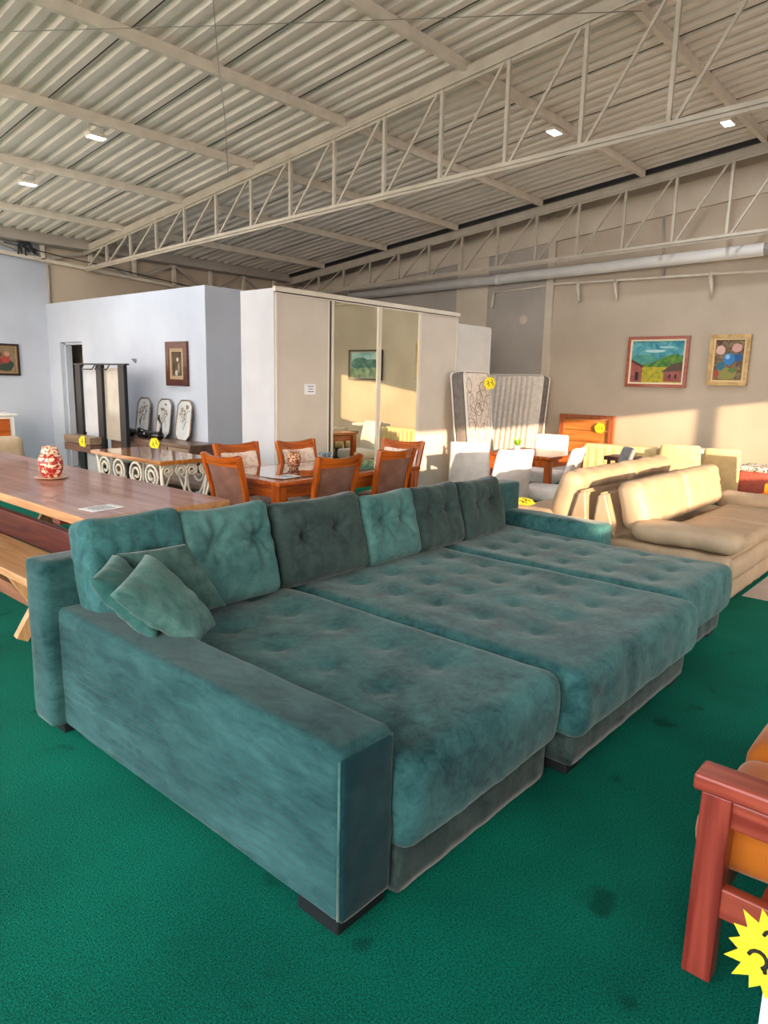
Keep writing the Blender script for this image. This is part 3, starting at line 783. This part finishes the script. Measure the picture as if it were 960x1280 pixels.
picture((XW-.005, 8.27, 1.695), .50, .57, 'x', None, 'small portrait in a deep brown wood frame on the white partition', wood('brown frame', '#3a1a10', '#5c2c1a', 'y'), mat('tan liner', '#a08a6c', rough=.7), [
    (full, mat('painted umber', '#3a2c20', '#5c4a38', scale=7, rough=.6)), (blob(.0, -.55, .5, .5, sd=1), '#4a4238'), (blob(.15, -.35, .22, .45, sd=2), '#8f7458'), (blob(-.05, .35, .2, .17, sd=3), '#c4b49a'), (blob(-.3, -.75, .25, .25, sd=4), '#a8a89c')], fw=.085)
picture((4.52, YL-.005, 1.73), .5, .50, 'y', None, 'red and green flower painting in a dark frame on the left wall', mat('dark brown frame', '#2a1814', rough=.5), mat('ochre liner', '#9c7c58', rough=.7), [
    (full, mat('painted dim ochre', '#6a5a44', '#8f7a5c', scale=6, rough=.6)), (blob(.1, -.45, .75, .5, sd=1), '#2c3c30'), (blob(.2, .0, .35, .3, sd=2), '#a03c30'), (blob(-.3, -.2, .3, .25, sd=3), '#7c3028'), (blob(.35, .45, .2, .2, sd=4), '#b8846c'), (blob(-.2, .4, .2, .18, sd=5), '#5c3a30')], fw=.035)
m = MB(); m.tube([(XW-.01, 9.35, 1.74), (XW-.03, 9.35, 1.74)], .03, 12); m.tube([(XW-.03, 9.35, 1.74), (XW-.07, 9.33, 1.76)], .01, 6)
tag(place(obj('wall_hook', m, mat('grey hook', '#8f939a', rough=.5)), (XW, 9.35, 1.74)), 'small grey wall hook above the hall stand', 'hook')

# ------------------------------------------------------------------ wardrobe
Y0 = 5.85
t = thing('wardrobe', 'large off-white four door wardrobe with two mirrored middle doors', 'wardrobe', (6.5, 6.12, 0))
m = MB(); m.box((4.89, 6.14, 1.23), (.03, .56, 2.46)); m.box((8.11, 6.14, 1.23), (.03, .56, 2.46)); m.box((6.5, 6.41, 1.23), (3.24, .02, 2.46)); m.box((6.5, 6.14, 2.445), (3.24, .56, .03)); m.box((6.5, 6.14, .05), (3.24, .56, .1)); m.box((6.5, 6.16, 1.2), (3.18, .48, 2.38))
obj('carcass', m, ward_side, t, True)
m = MB(); m.box((6.505, Y0-.012, 2.452), (3.28, .03, .05)); m.box((6.505, Y0-.012, 2.41), (3.24, .012, .012)); obj('top_rail', m, alu, t, True)
m = MB(); m.box((6.505, Y0-.012, .09), (3.26, .03, .05)); obj('bottom_rail', m, alu, t, True)
def door(x0, x1, mirr):
    m = MB(); m.box(((x0+x1)/2, Y0+.004, 1.26), (x1-x0, .018, 2.30)); d = obj('door', m, mirror if mirr else ward_white, t, True)
    m = MB()
    if mirr:
        for x in (x0+.012, x1-.012): m.box((x, Y0-.01, 1.26), (.03, .014, 2.32))
    else:
        for x in (x0+.008, x1-.008): m.box((x, Y0-.008, 1.26), (.016, .012, 2.32))
    obj('door_frame', m, alu, d, True)
    return d
door(4.885, 5.66, False); door(5.70, 6.50, True); door(6.51, 7.295, True); door(7.30, 8.12, False)
m = MB(); m.box((5.68, Y0+.012, 1.26), (.04, .02, 2.3)); obj('shadow_gap', m, mat('dark gap', '#4a4a55', rough=.8), t, True)
p = thing('notice_sheet', 'white printed notice taped to the left wardrobe door', 'notice', (5.372, Y0-.007, 1.43))
m = MB(); m.box((0, 0, 0), (.165, .003, .115)); obj('sheet', m, paper, p)
m = MB()
for k in range(3): m.box((.01, -.0022, .03-.028*k), (.09-.02*(k % 2), .001, .009))
obj('printed_lines', m, grey_ink, p)
t = thing('white_cabinet', 'plain white tall cabinet standing just right of the wardrobe', 'cabinet', (8.72, 6.3, 0))
m = MB(); m.box((8.73, 6.32, 1.19), (1.14, .5, 2.36), None, .004); obj('body', m, white_lam, t, True)
m = MB(); m.box((8.73, 6.06, 1.2), (1.12, .018, 2.3), None, .003); obj('door', m, white_lam, t, True)

# ------------------------------------------------------------------ dining set (honey wood)
t = thing('dining_table', 'honey wood dining table with dark glass top before the wardrobe', 'table', (4.28, 4.52, 0))
m = MB(); m.box((4.27, 4.52, .748), (1.72, .94, .035), None, .008); obj('tabletop', m, honey_x, t, True)
m = MB(); m.box((4.27, 4.52, .768), (1.5, .72, .006)); obj('glass_inlay', m, table_glass, t, True)
for y in (4.12, 4.92):
    m = MB(); m.box((4.27, y, .68), (1.5, .025, .1)); obj('apron', m, honey_x, t, True)
for x in (3.47, 5.07):
    m = MB(); m.box((x, 4.52, .68), (.025, .7, .1)); obj('apron', m, honey_y, t, True)
    for y in (4.12, 4.92):
        m = MB(); m.box((x, y, .365), (.085, .085, .73), None, .006); obj('leg', m, honey_z, t, True)
def dchair(label):
    c = thing('dining_chair', label, 'chair', (0, 0, 0), 0, 'honey wood dining chairs')
    m = MB(); m.soft((0, .02, .455), (.47, .45, .075), .035, .03, lambda p, n: p+Vector((0, 0, .012*(1-(p.x/.24)**2) if n.z > .5 else 0))); obj('seat', m, floral, c)
    m = MB()
    for a, b, d in (((0, .225, .395), (.42, .025, .06), 0), ((-.215, 0, .395), (.025, .44, .06), 0), ((.215, 0, .395), (.025, .44, .06), 0)): m.box(a, b)
    m.box((0, -.2, .395), (.42, .025, .06)); obj('seat_frame', m, honey_x, c)
    for s in (-1, 1):
        m = MB(); m.bar((s*.205, .215, 0), (s*.205, .21, .42), .04, .04, bev=.004); obj('leg', m, honey_z, c)
        m = MB(); pts = [(s*.205, -.26, 0), (s*.21, -.215, .25), (s*.215, -.21, .46), (s*.225, -.25, .72), (s*.245, -.325, 1.0)]
        for a, b in zip(pts, pts[1:]): m.bar(a, Vector(b)+Vector((0, 0, .008)), .036, .045, up=(0, 1, 0), bev=.004)
        obj('leg', m, honey_z, c)
    def bk(v):  # centre line of the back at height fraction v
        z = .52+v*.46; return -.215-.105*v*v, z
    m = MB()
    def rail(a, b, q):
        y, z = bk(.86+.16*b); return Vector(((a-.5)*.46, y-.03*(1-(2*a-1)**2)+q, z+.025*(2*a-1)**2*b))
    m.grid(12, 3, lambda a, b: rail(a, b, -.016)); m.grid(12, 3, lambda a, b: rail(a, b, .016))
    for b in (0, 1): m.grid(12, 1, lambda a, q: rail(a, b, -.016+.032*q))
    obj('top_rail', m, honey_x, c)
    for q, mt, nm in ((-.014, brown_suede, 'back_panel'), (.014, floral, 'back_pad')):
        m = MB()
        def pn(a, b, o):
            y, z = bk(.0+.88*b); return Vector(((a-.5)*(.40+.02*b), y-.03*(1-(2*a-1)**2)+o, z))
        bul = .012*(1 if q > 0 else -.6)
        m.grid(10, 10, lambda a, b: pn(a, b, q+bul*(1-(2*a-1)**4)*(1-(2*b-1)**4))); m.grid(10, 10, lambda a, b: pn(a, b, 0))
        obj(nm, m, mt, c)
    m = MB(); y, z = bk(0); m.box((0, y-.01, z), (.42, .03, .04)); obj('lower_rail', m, honey_x, c)
    return c
DC = [((3.48, 4.46, 0), -90, 'dining chair at the left end of the honey table, brown back toward the rustic table'),
      ((3.86, 4.78+.10, 0), 180, 'far-side dining chair with pale floral back, nearer the scroll table'),
      ((4.50, 4.80, 0), 180, 'far-side dining chair with pale back before the left wardrobe door'),
      ((3.85, 4.14, 0), 0, 'near-side dining chair with brown back, left of the pair along the honey table'),
      ((4.66, 4.24, 0), 0, 'near-side dining chair glowing orange, right of the pair along the honey table'),
      ((5.12, 4.46, 0), 100, 'dining chair at the right end of the honey table before the mirror')]
base = None
for (l, a, lb) in DC:
    if base is None: base = dchair(lb); base.location = l; base.rotation_euler = (0, 0, RAD(a)); base.scale = (.93, .93, .955)
    else: dup(base, l, RAD(a), lb)
p = thing('clay_vase', 'brown and cream clay vase on the honey dining table', 'vase', (4.06, 4.62, .771)); p.scale = (.8, .8, .9)
m = MB(); m.lathe([(.045, 0), (.05, .01), (.075, .06), (.085, .1), (.07, .14), (.052, .155), (.06, .168), (.05, .172)], n=28); obj('body', m, mat('carved clay', '#8a3f22', '#e0b890', scale=30, rough=.4, detail=1, distort=2, ramp=(.47, .53)), p)
m = MB()
for z, r in ((.03, .066), (.155, .055)): m.tube([(r*cos(2*pi*k/28), r*sin(2*pi*k/28), z) for k in range(28)], .004, 6, True)
obj('clay_bands', m, mat('brown clay', '#5c2a18', rough=.4), p)
sheet((3.66, 4.26, .772), .2, .14, RAD(10), 'small white paper on the near left corner of the honey table', 'paper_sheet')
p = thing('flower_bowl', 'small bowl of blue flowers at the far edge of the honey table', 'flowers', (4.64, 4.84, .767)); p.scale = (.9, .9, .8)
m = MB(); m.lathe([(.03, 0), (.05, .02), (.06, .05), (.055, .052)], n=20); obj('bowl', m, white_lam, p)
m = MB(); rr = random.Random(3)
for k in range(26):
    a = rr.uniform(0, 6.28); r = rr.uniform(0, .075); z = .06+rr.uniform(0, .05)
    m.soft((r*cos(a), r*sin(a), z), (.028, .028, .022), .01, .012)
obj('blossoms', m, mat('blue blossom', '#5a6c86', '#9ab0b0', scale=30, rough=.7), p)
m = MB(); m.box((4.55, 5.42, .42), (.9, .42, .05), None, .006); o = thing('low_bench', 'dark low wooden bench behind the dining chairs at left', 'bench', (4.3, 6.3, 0))
m.bm.free()
m = MB(); m.box((0, 0, .42), (.42, 1.3, .05), None, .006); obj('seat_plank', m, walnut_y, o)
for s in (-1, 1):
    m = MB(); m.box((0, s*.5, .2), (.36, .05, .4)); obj('leg', m, walnut_y, o)

# ------------------------------------------------------------------ mattresses, headboard
def mattress(loc, w, h, th, rot, label, swirl):
    t = bpy.data.objects.new('mattress', None); COL.objects.link(t); t.location = loc; t.rotation_euler = rot; tag(t, label, 'mattress', 'mattresses standing on edge')
    m = MB()
    def fn(p, n):
        q = p.copy()
        if abs(n.y) > .6 and not swirl:
            q.y += (1 if n.y > 0 else -1)*(.016*abs(sin(p.x*2*pi/.2))*(1 if abs(p.x) < w*.44 else 0))
        return q
    m.soft((0, 0, h/2), (w, th, h), .05, .02 if not swirl else .05, fn)
    m.bm.normal_update()
    for f in m.bm.faces: f.material_index = 1 if abs(f.normal.y) < .6 else 0
    obj('cover', m, [matt_white, matt_side], t)
    for s in (-1, 1):
        m = MB(); r = .06; pts = []
        for cx, cz_, a0 in ((w/2-r, r, -90), (w/2-r, h-r, 0), (-w/2+r, h-r, 90), (-w/2+r, r, 180)):
            for k in range(5): a = RAD(a0+22.5*k); pts.append((cx+r*cos(a), s*(th/2-.012), cz_+r*sin(a)))
        m.tube(pts, .011, 6, True); obj('piping', m, piping, t)
    if swirl:
        m = MB(); rr = random.Random(11)
        for k in range(60):
            cx, cz_ = rr.uniform(-w*.42, w*.42), rr.uniform(.1, h-.15); R = rr.uniform(.05, .13); a0 = rr.uniform(0, 6)
            pts = [(max(-w/2+.04, min(w/2-.04, cx+R*cos(a0+.45*i)*(1+.1*i))), -th/2-.001, max(.04, min(h-.04, cz_+R*sin(a0+.45*i)*(1+.1*i)))) for i in range(9)]
            m.tube(pts, .0035, 4)
        obj('swirl_quilting', m, brush_grey, t)
    return t
mattress((8.29, 5.50, 0.01), .78, 1.68, .22, (RAD(-7), 0, RAD(8)), 'single mattress with swirl print on end, leaning by the wardrobe', True)
mattress((10.45, 6.62, 0.01), 1.62, 1.68, .24, (RAD(-7), 0, RAD(-90)), 'wide quilted white mattress leaning on the back wall', False)
burst((8.46, 5.50, 1.54), .1, 'yellow starburst price tag stuck on the swirl print mattress', (-.6, -.8, 0), .3, True)
t = thing('headboard', 'honey wood bed headboard leaning on the back wall', 'headboard', (10.8, 5.13, 0))
ow = wood('orange wood panel', '#b0642a', '#cf8440', 'y', rough=.3)
oz = wood('orange wood post', '#8f4a28', '#a85f38', 'z', rough=.3)
for y in (4.7, 5.56):
    m = MB(); m.box((10.82, y, .53), (.06, .09, 1.06), None, .008); obj('post', m, oz, t, True)
m = MB(); m.box((10.82, 5.13, 1.04), (.07, .95, .06), None, .01); obj('top_rail', m, oz, t, True)
for k in range(4):
    m = MB(); m.box((10.84, 5.13, (.355+.185*k)), (.03, .78, .178), None, .005); obj('panel', m, ow, t, True)
burst((10.79, 4.88, .87), .09, 'yellow starburst price tag on the honey headboard', (-1, -.2, 0), 0, True)

# ------------------------------------------------------------------ white dining set
t = thing('small_table', 'orange wood dining table among the white upholstered chairs', 'table', (7.22, 4.02, 0))
m = MB(); m.box((0, 0, .755), (.84, .84, .035), None, .01); obj('tabletop', m, honey_x, t)
m = MB(); m.box((0, 0, .69), (.74, .74, .08)); obj('apron', m, honey_x, t)
for sx in (-1, 1):
    for sy in (-1, 1):
        m = MB(); m.box((sx*.37, sy*.37, .365), (.07, .07, .73), None, .005); obj('leg', m, honey_z, t)
def wchair(label, material, group='white upholstered dining chairs'):
    c = thing('upholstered_chair', label, 'chair', (0, 0, 0), 0, group)
    m = MB(); m.soft((0, .02, .42), (.46, .46, .14), .04, .03, lambda p, n: p+n*.004*nz(p, 6, 1)); obj('seat', m, material, c)
    m = MB()
    def fn(p, n):
        v = (p.z+.29)/.58; q = p.copy(); q.x *= 1-.10*v*v; q.y -= .10*v*v-.02*(1-(p.x/.23)**2)*0
        q.y -= .03*(1-(p.x/.23)**2); return q
    m.soft((0, -.2, .63), (.46, .06, .58), .028, .03, fn); obj('backrest', m, material, c)
    for s in (-1, 1):
        m = MB(); m.bar((s*.19, .2, 0), (s*.19, .19, .36), .035, .035); obj('leg', m, dark_leg, c)
        m = MB(); m.bar((s*.19, -.24, 0), (s*.19, -.18, .36), .035, .035); obj('leg', m, dark_leg, c)
    return c
w0 = wchair('white upholstered chair with a grey shadow stripe, left beside the mattress', white_fabric); w0.location = (6.5, 4.40, 0); w0.rotation_euler = (0, 0, RAD(-64))
dup(w0, (6.08, 3.80, 0), RAD(-24), 'white upholstered chair with back toward us, right of the leftmost one')
dup(w0, (6.65, 3.53, 0), RAD(12), 'white upholstered chair turned to the small table from the right')
dup(w0, (7.85, 4.25, 0), RAD(100), 'white upholstered chair on the far side of the small table')
g0 = wchair('grey backed chair standing behind the cream sofa', grey_fabric, 'grey chairs'); g0.scale = (.92, .92, .92); g0.location = (7.82, 3.45, 0); g0.rotation_euler = (0, 0, RAD(38))
p = thing('potted_plant', 'tiny green plant in a white pot on the small orange table', 'plant', (7.1, 4.2, .773))
m = MB(); m.lathe([(.03, 0), (.045, .07), (.04, .07)], n=16); obj('pot', m, white_lam, p)
m = MB(); rr = random.Random(5)
for k in range(24):
    a = rr.uniform(0, 6.28); l = rr.uniform(.06, .11); e = rr.uniform(.4, 1.4)
    d = Vector((cos(a)*cos(e), sin(a)*cos(e), sin(e))); sd = Vector((-sin(a), cos(a), 0))*.015
    b = Vector((0, 0, .065)); m.quad(b, b+d*l*.6+sd, b+d*l, b+d*l*.6-sd)
obj('leaves', m, mat('bright leaf', '#6fae1c', '#9ad030', scale=20, rough=.5), p)
m = MB(); m.soft((0, 0, .3), (.36, .36, .6), .03, .05); o = tag(obj('side_crate', m, mat('orange crate wood', '#b5461c', '#c8582a', rough=.5)), 'small orange wooden block table behind the white chairs', 'side table'); o.location = (8.4, 5.0, .0)

# ------------------------------------------------------------------ cream sofas
cl = cream_leather
def soft_part(name, c, d, r, parent, material, sd, amp=.008, step=.04, rot=None, extra=None):
    m = MB()
    def fn(p, n):
        q = p+n*amp*(nz(p, 6, sd)+.5*nz(p, 14, sd+2))
        return extra(q, n) if extra else q
    m.soft(c, d, r, step, fn, rot)
    return obj(name, m, material, parent, True)
t = thing('reclining_sofa', 'cream leather sofa beside the teal sofa, seat pulled out and facing right', 'sofa', (6.4, 1.9, 0))
soft_part('base', (6.45, 1.83, .19), (2.4, 1.0, .34), .03, t, cl, 1)
soft_part('front_panel', (6.45, 1.33, .27), (2.36, .08, .16), .03, t, cl, 2)
soft_part('seat_cushion', (5.98, 1.65, .375), (.9, .62, .12), .035, t, cl, 3, .01)
soft_part('seat_cushion', (6.90, 1.65, .375), (.9, .62, .12), .035, t, cl, 4, .01)
soft_part('arm', (5.36, 1.68, .455), (.23, .80, .17), .08, t, cl, 5, .012, .03)
soft_part('arm', (7.50, 1.68, .455), (.26, .80, .17), .08, t, cl, 6, .012, .03)
def bulge(w, h):
    def f(q, n): return q
    return f
for k, cx in enumerate((5.78, 6.76)):
    m = MB()
    def fn(p, n):
        q = p.copy(); u = p.x/.49; v = p.z/.19
        if n.y < -.2:
            q.y -= .03*(1-u*u)*(1-v*v); q.y += .014*exp(-((v-.15+.2*u)/.10)**2)+.010*nz(Vector((p.x*.4, p.y, p.z*2)), 8, k)
        return q+n*.008*nz(p, 6, k)
    m.soft((cx, 2.09, .63), (.98, .21, .39), .08, .03, fn, Matrix.Rotation(RAD(-14), 3, 'X')); obj('back_cushion', m, cl, t, True)
m = MB(); m.prism([(2.18, .36), (2.40, .36), (2.36, .70), (2.30, .72)], 2.2, lambda u, v, w: Vector((5.27+w, u, v))); bmesh.ops.bevel(m.bm, geom=m.bm.edges[:], offset=.02, segments=3, affect='EDGES'); obj('back_frame', m, cl, t, True)
t2 = thing('reclining_sofa', 'cream leather sofa behind the first, turned back to back with it', 'sofa', (6.4, 2.9, 0))
soft_part('base', (6.45, 2.83, .19), (2.4, .76, .34), .03, t2, cl, 11)
m = MB(); m.prism([(2.42, .36), (2.62, .36), (2.53, .70), (2.46, .72)], 2.2, lambda u, v, w: Vector((5.27+w, u, v))); bmesh.ops.bevel(m.bm, geom=m.bm.edges[:], offset=.02, segments=3, affect='EDGES'); obj('back_frame', m, cl, t2, True)
for k, cx in enumerate((5.8, 6.86)):
    soft_part('back_cushion', (cx, 2.66, .63), (1.05, .20, .44), .08, t2, cl, 14+k, .014, .03, Matrix.Rotation(RAD(16), 3, 'X'))
soft_part('seat_cushion', (5.9, 2.98, .40), (.98, .45, .13), .04, t2, cl, 16)
soft_part('seat_cushion', (6.92, 2.98, .40), (.98, .45, .13), .04, t2, cl, 17)
soft_part('arm', (5.33, 2.96, .43), (.22, .48, .16), .07, t2, cl, 18)
soft_part('arm', (7.52, 2.96, .43), (.22, .48, .16), .07, t2, cl, 19)
burst((5.34, 3.05, .535), .09, 'yellow starburst price tag lying on the rear cream sofa arm', (-.2, -.2, 1), 0, True)

# armchair and cabinet at the far left
t = thing('cream_armchair', 'cream upholstered armchair at the far left beyond the rustic table', 'armchair', (3.05, 9.2, 0))
soft_part('seat', (3.0, 9.35, .22), (1.0, .8, .44), .05, t, cream_leather, 21)
soft_part('backrest', (3.0, 9.0, .56), (1.0, .2, .44), .07, t, cream_leather, 22)
soft_part('arm', (2.52, 9.4, .42), (.18, .85, .5), .06, t, cream_leather, 23); soft_part('arm', (3.46, 9.4, .38), (.16, .85, .46), .06, t, cream_leather, 24)
t = thing('small_cabinet', 'white cabinet with an orange wood front at the far left wall', 'cabinet', (4.0, 11.0, 0))
m = MB(); m.box((3.85, 11.2, .45), (.7, .4, .9), None, .004); m.box((3.85, 11.2, .92), (.78, .46, .03), None, .004); obj('body', m, white_lam, t, True)
m = MB(); m.box((3.85, 10.99, .55), (.56, .02, .62)); obj('door', m, honey_x, t, True)

# ------------------------------------------------------------------ goods at the right, behind the cream sofas
def bchair(label, loc, rz):
    return wchair(label, beige_fabric, 'beige upholstered chairs'), loc, rz
c, l, r = bchair('beige upholstered chair right of the tall sofa back, its back toward us', (8.3, 2.76, 0), -72); c.location = l; c.rotation_euler = (0, 0, RAD(r)); b0 = c
k_ = dup(b0, (9.0, 2.54, 0), RAD(-66), 'beige upholstered chair beside the patterned chest'); k_.scale = (.95, .95, .93)
t = thing('channel_sofa', 'low beige sofa with channel stitched back near the back wall', 'sofa', (9.45, 3.92, 0), RAD(-80))
m = MB(); m.soft((0, .3, .25), (1.0, .7, .3), .04, .04); obj('seat', m, beige_fabric, t)
m = MB(); m.soft((0, -.1, .5), (1.0, .16, .5), .05, .02, lambda p, n: p+Vector((0, (.014*abs(sin(p.x*2*pi/.22))*(1 if n.y > 0 else -1)) if abs(n.y) > .5 else 0, 0))); obj('backrest', m, beige_fabric, t)
for s in (-1, 1):
    for y in (0, .55):
        m = MB(); m.box((s*.42, y, .06), (.05, .05, .12)); obj('leg', m, dark_leg, t)
t = thing('round_table', 'round white table between the beige chairs at right', 'table', (9.45, 3.05, 0))
m = MB(); m.lathe([(.02, .735), (.34, .735), (.35, .75), (.34, .765), (.02, .765)], n=40); obj('tabletop', m, white_lam, t)
m = MB(); m.lathe([(.24, 0), (.24, .02), (.06, .06), (.04, .3), (.05, .735), (.02, .735)], n=24); obj('pedestal', m, white_lam, t)
t = thing('dark_stool', 'small dark wooden stool next to the grey backed chair', 'stool', (8.35, 3.45, 0))
m = MB(); m.box((0, 0, .68), (.34, .34, .05), None, .006); obj('seat', m, dark_leg, t)
for sx in (-1, 1):
    for sy in (-1, 1):
        m = MB(); m.bar((sx*.14, sy*.14, 0), (sx*.12, sy*.12, .66), .035); obj('leg', m, dark_leg, t)
t = thing('blanket_chest', 'salmon upholstered chest at the right with a patterned throw', 'chest', (9.35, 2.16, 0), RAD(0)); t.scale = (1.1, 1.1, .96)
m = MB(); m.soft((0, 0, .45), (.42, .34, .3), .02, .04, lambda p, n: p); obj('body', m, mat('salmon fabric', '#b5584c', '#c46a5c', scale=30, rough=.85), t)
m = MB(); m.box((0, 0, .15), (.4, .32, .3)); obj('plinth', m, black_plastic, t)
m = MB(); m.soft((0, .0, .63), (.45, .37, .07), .03, .025, lambda p, n: p+n*.01*nz(p, 9, 2)); obj('folded_throw', m, mat('black and white throw', '#5a5450', '#efe9de', scale=18, rough=.9, detail=2, distort=2, ramp=(.42, .5)), t)
t = thing('black_crate', 'black open crate below the salmon chest', 'crate', (7.9, 1.95, 0))
m = MB(); m.box((0, 0, .23), (.3, .42, .46), None, .006); obj('body', m, black_plastic, t)
m = MB(); m.box((0, 0, .462), (.32, .44, .012)); obj('rim', m, white_lam, t)
t = thing('orange_box', 'bright orange box standing right of the black crate', 'box', (7.75, 1.69, 0))
m = MB(); m.box((0, 0, .26), (.16, .1, .52), None, .006); obj('body', m, mat('orange card', '#f07808', '#f58414', rough=.6), t)
m = MB(); m.box((.01, 0, .57), (.1, .05, .1), None, .004); obj('lid', m, mat('orange lid', '#f09a10', rough=.6), t)
s0 = wchair('salmon upholstered chair at the right edge behind the orange box', mat('salmon chair fabric', '#dc9070', '#e6a080', rough=.8), 'salmon chairs'); s0.location = (8.55, 1.63, 0); s0.rotation_euler = (0, 0, RAD(-75))
m = MB(); m.soft((0, 0, 0), (.16, .34, .32), .07, .03, lambda p, n: p+n*.01*nz(p, 7, 1), Matrix.Rotation(RAD(12), 3, 'Y'))
o = tag(obj('red_cushion', m, mat('red cushion fabric', '#d40f12', '#e61a1c', rough=.8)), 'red cushion at the right edge behind the cream sofa', 'cushion'); o.location = (7.98, 1.53, .56)
m = MB(); m.soft((0, 0, .2), (.3, .36, .4), .03, .05); o = tag(obj('white_pouf', m, white_fabric), 'white pouf under the red cushion at the right edge', 'pouf'); o.location = (7.98, 1.53, 0)

# ------------------------------------------------------------------ light
W = bpy.data.worlds.new('World'); SC.world = W; W.use_nodes = True
nt = W.node_tree; bg = nt.nodes['Background']
N = nt.nodes; L = nt.links
tc = N.new('ShaderNodeTexCoord'); dt = N.new('ShaderNodeVectorMath'); dt.operation = 'DOT_PRODUCT'
dt.inputs[1].default_value = Vector((-.5, -1, .153)).normalized()
L.new(tc.outputs['Generated'], dt.inputs[0])
cr = N.new('ShaderNodeValToRGB'); E_ = cr.color_ramp.elements
E_[0].position = 0; E_[0].color = (.44, .60, .95, 1); E_[1].position = 1; E_[1].color = (1.0, .82, .64, 1)
e = E_.new(.6); e.color = (.62, .70, .80, 1); e = E_.new(.88); e.color = (.93, .82, .70, 1)
mr = N.new('ShaderNodeMapRange'); mr.inputs[1].default_value = -1; mr.inputs[2].default_value = 1
L.new(dt.outputs['Value'], mr.inputs[0]); L.new(mr.outputs[0], cr.inputs['Fac']); L.new(cr.outputs['Color'], bg.inputs['Color'])
pw = N.new('ShaderNodeMath'); pw.operation = 'POWER'; pw.inputs[1].default_value = 5; L.new(mr.outputs[0], pw.inputs[0])
ma = N.new('ShaderNodeMath'); ma.operation = 'MULTIPLY_ADD'; ma.inputs[1].default_value = 9; ma.inputs[2].default_value = 4.0
L.new(pw.outputs[0], ma.inputs[0]); L.new(ma.outputs[0], bg.inputs['Strength'])
sun = bpy.data.lights.new('Sun', 'SUN'); sun.energy = 10.5; sun.angle = RAD(.6); sun.color = (1, .68, .42)
so = bpy.data.objects.new('Sun', sun); COL.objects.link(so); so.location = (0, -20, 8)
so.rotation_euler = Vector((.5, 1, -.153)).to_track_quat('-Z', 'Y').to_euler()

# ------------------------------------------------------------------ camera
f, yaw, pit, rol = 874.64, RAD(41.228), RAD(-10.681), RAD(1.3615)
fw = Vector((cos(pit)*cos(yaw), cos(pit)*sin(yaw), sin(pit)))
r0 = Vector((sin(yaw), -cos(yaw), 0)); u0 = r0.cross(fw)
r_ = r0*cos(rol)+u0*sin(rol); u_ = u0*cos(rol)-r0*sin(rol)
cam = bpy.data.cameras.new('Camera'); co = bpy.data.objects.new('Camera', cam); COL.objects.link(co)
M = Matrix((r_, u_, -fw)).transposed().to_4x4(); M.translation = (0, 0, 1.55); co.matrix_world = M
cam.sensor_fit = 'VERTICAL'; cam.sensor_height = 36; cam.lens = f/1280*36; cam.clip_start = .05
SC.camera = co
vs = SC.view_settings; SC.display_settings.display_device = 'sRGB'
vs.view_transform = 'Standard'; vs.look = 'None'; vs.gamma = 1; vs.use_curve_mapping = False; vs.exposure = .15
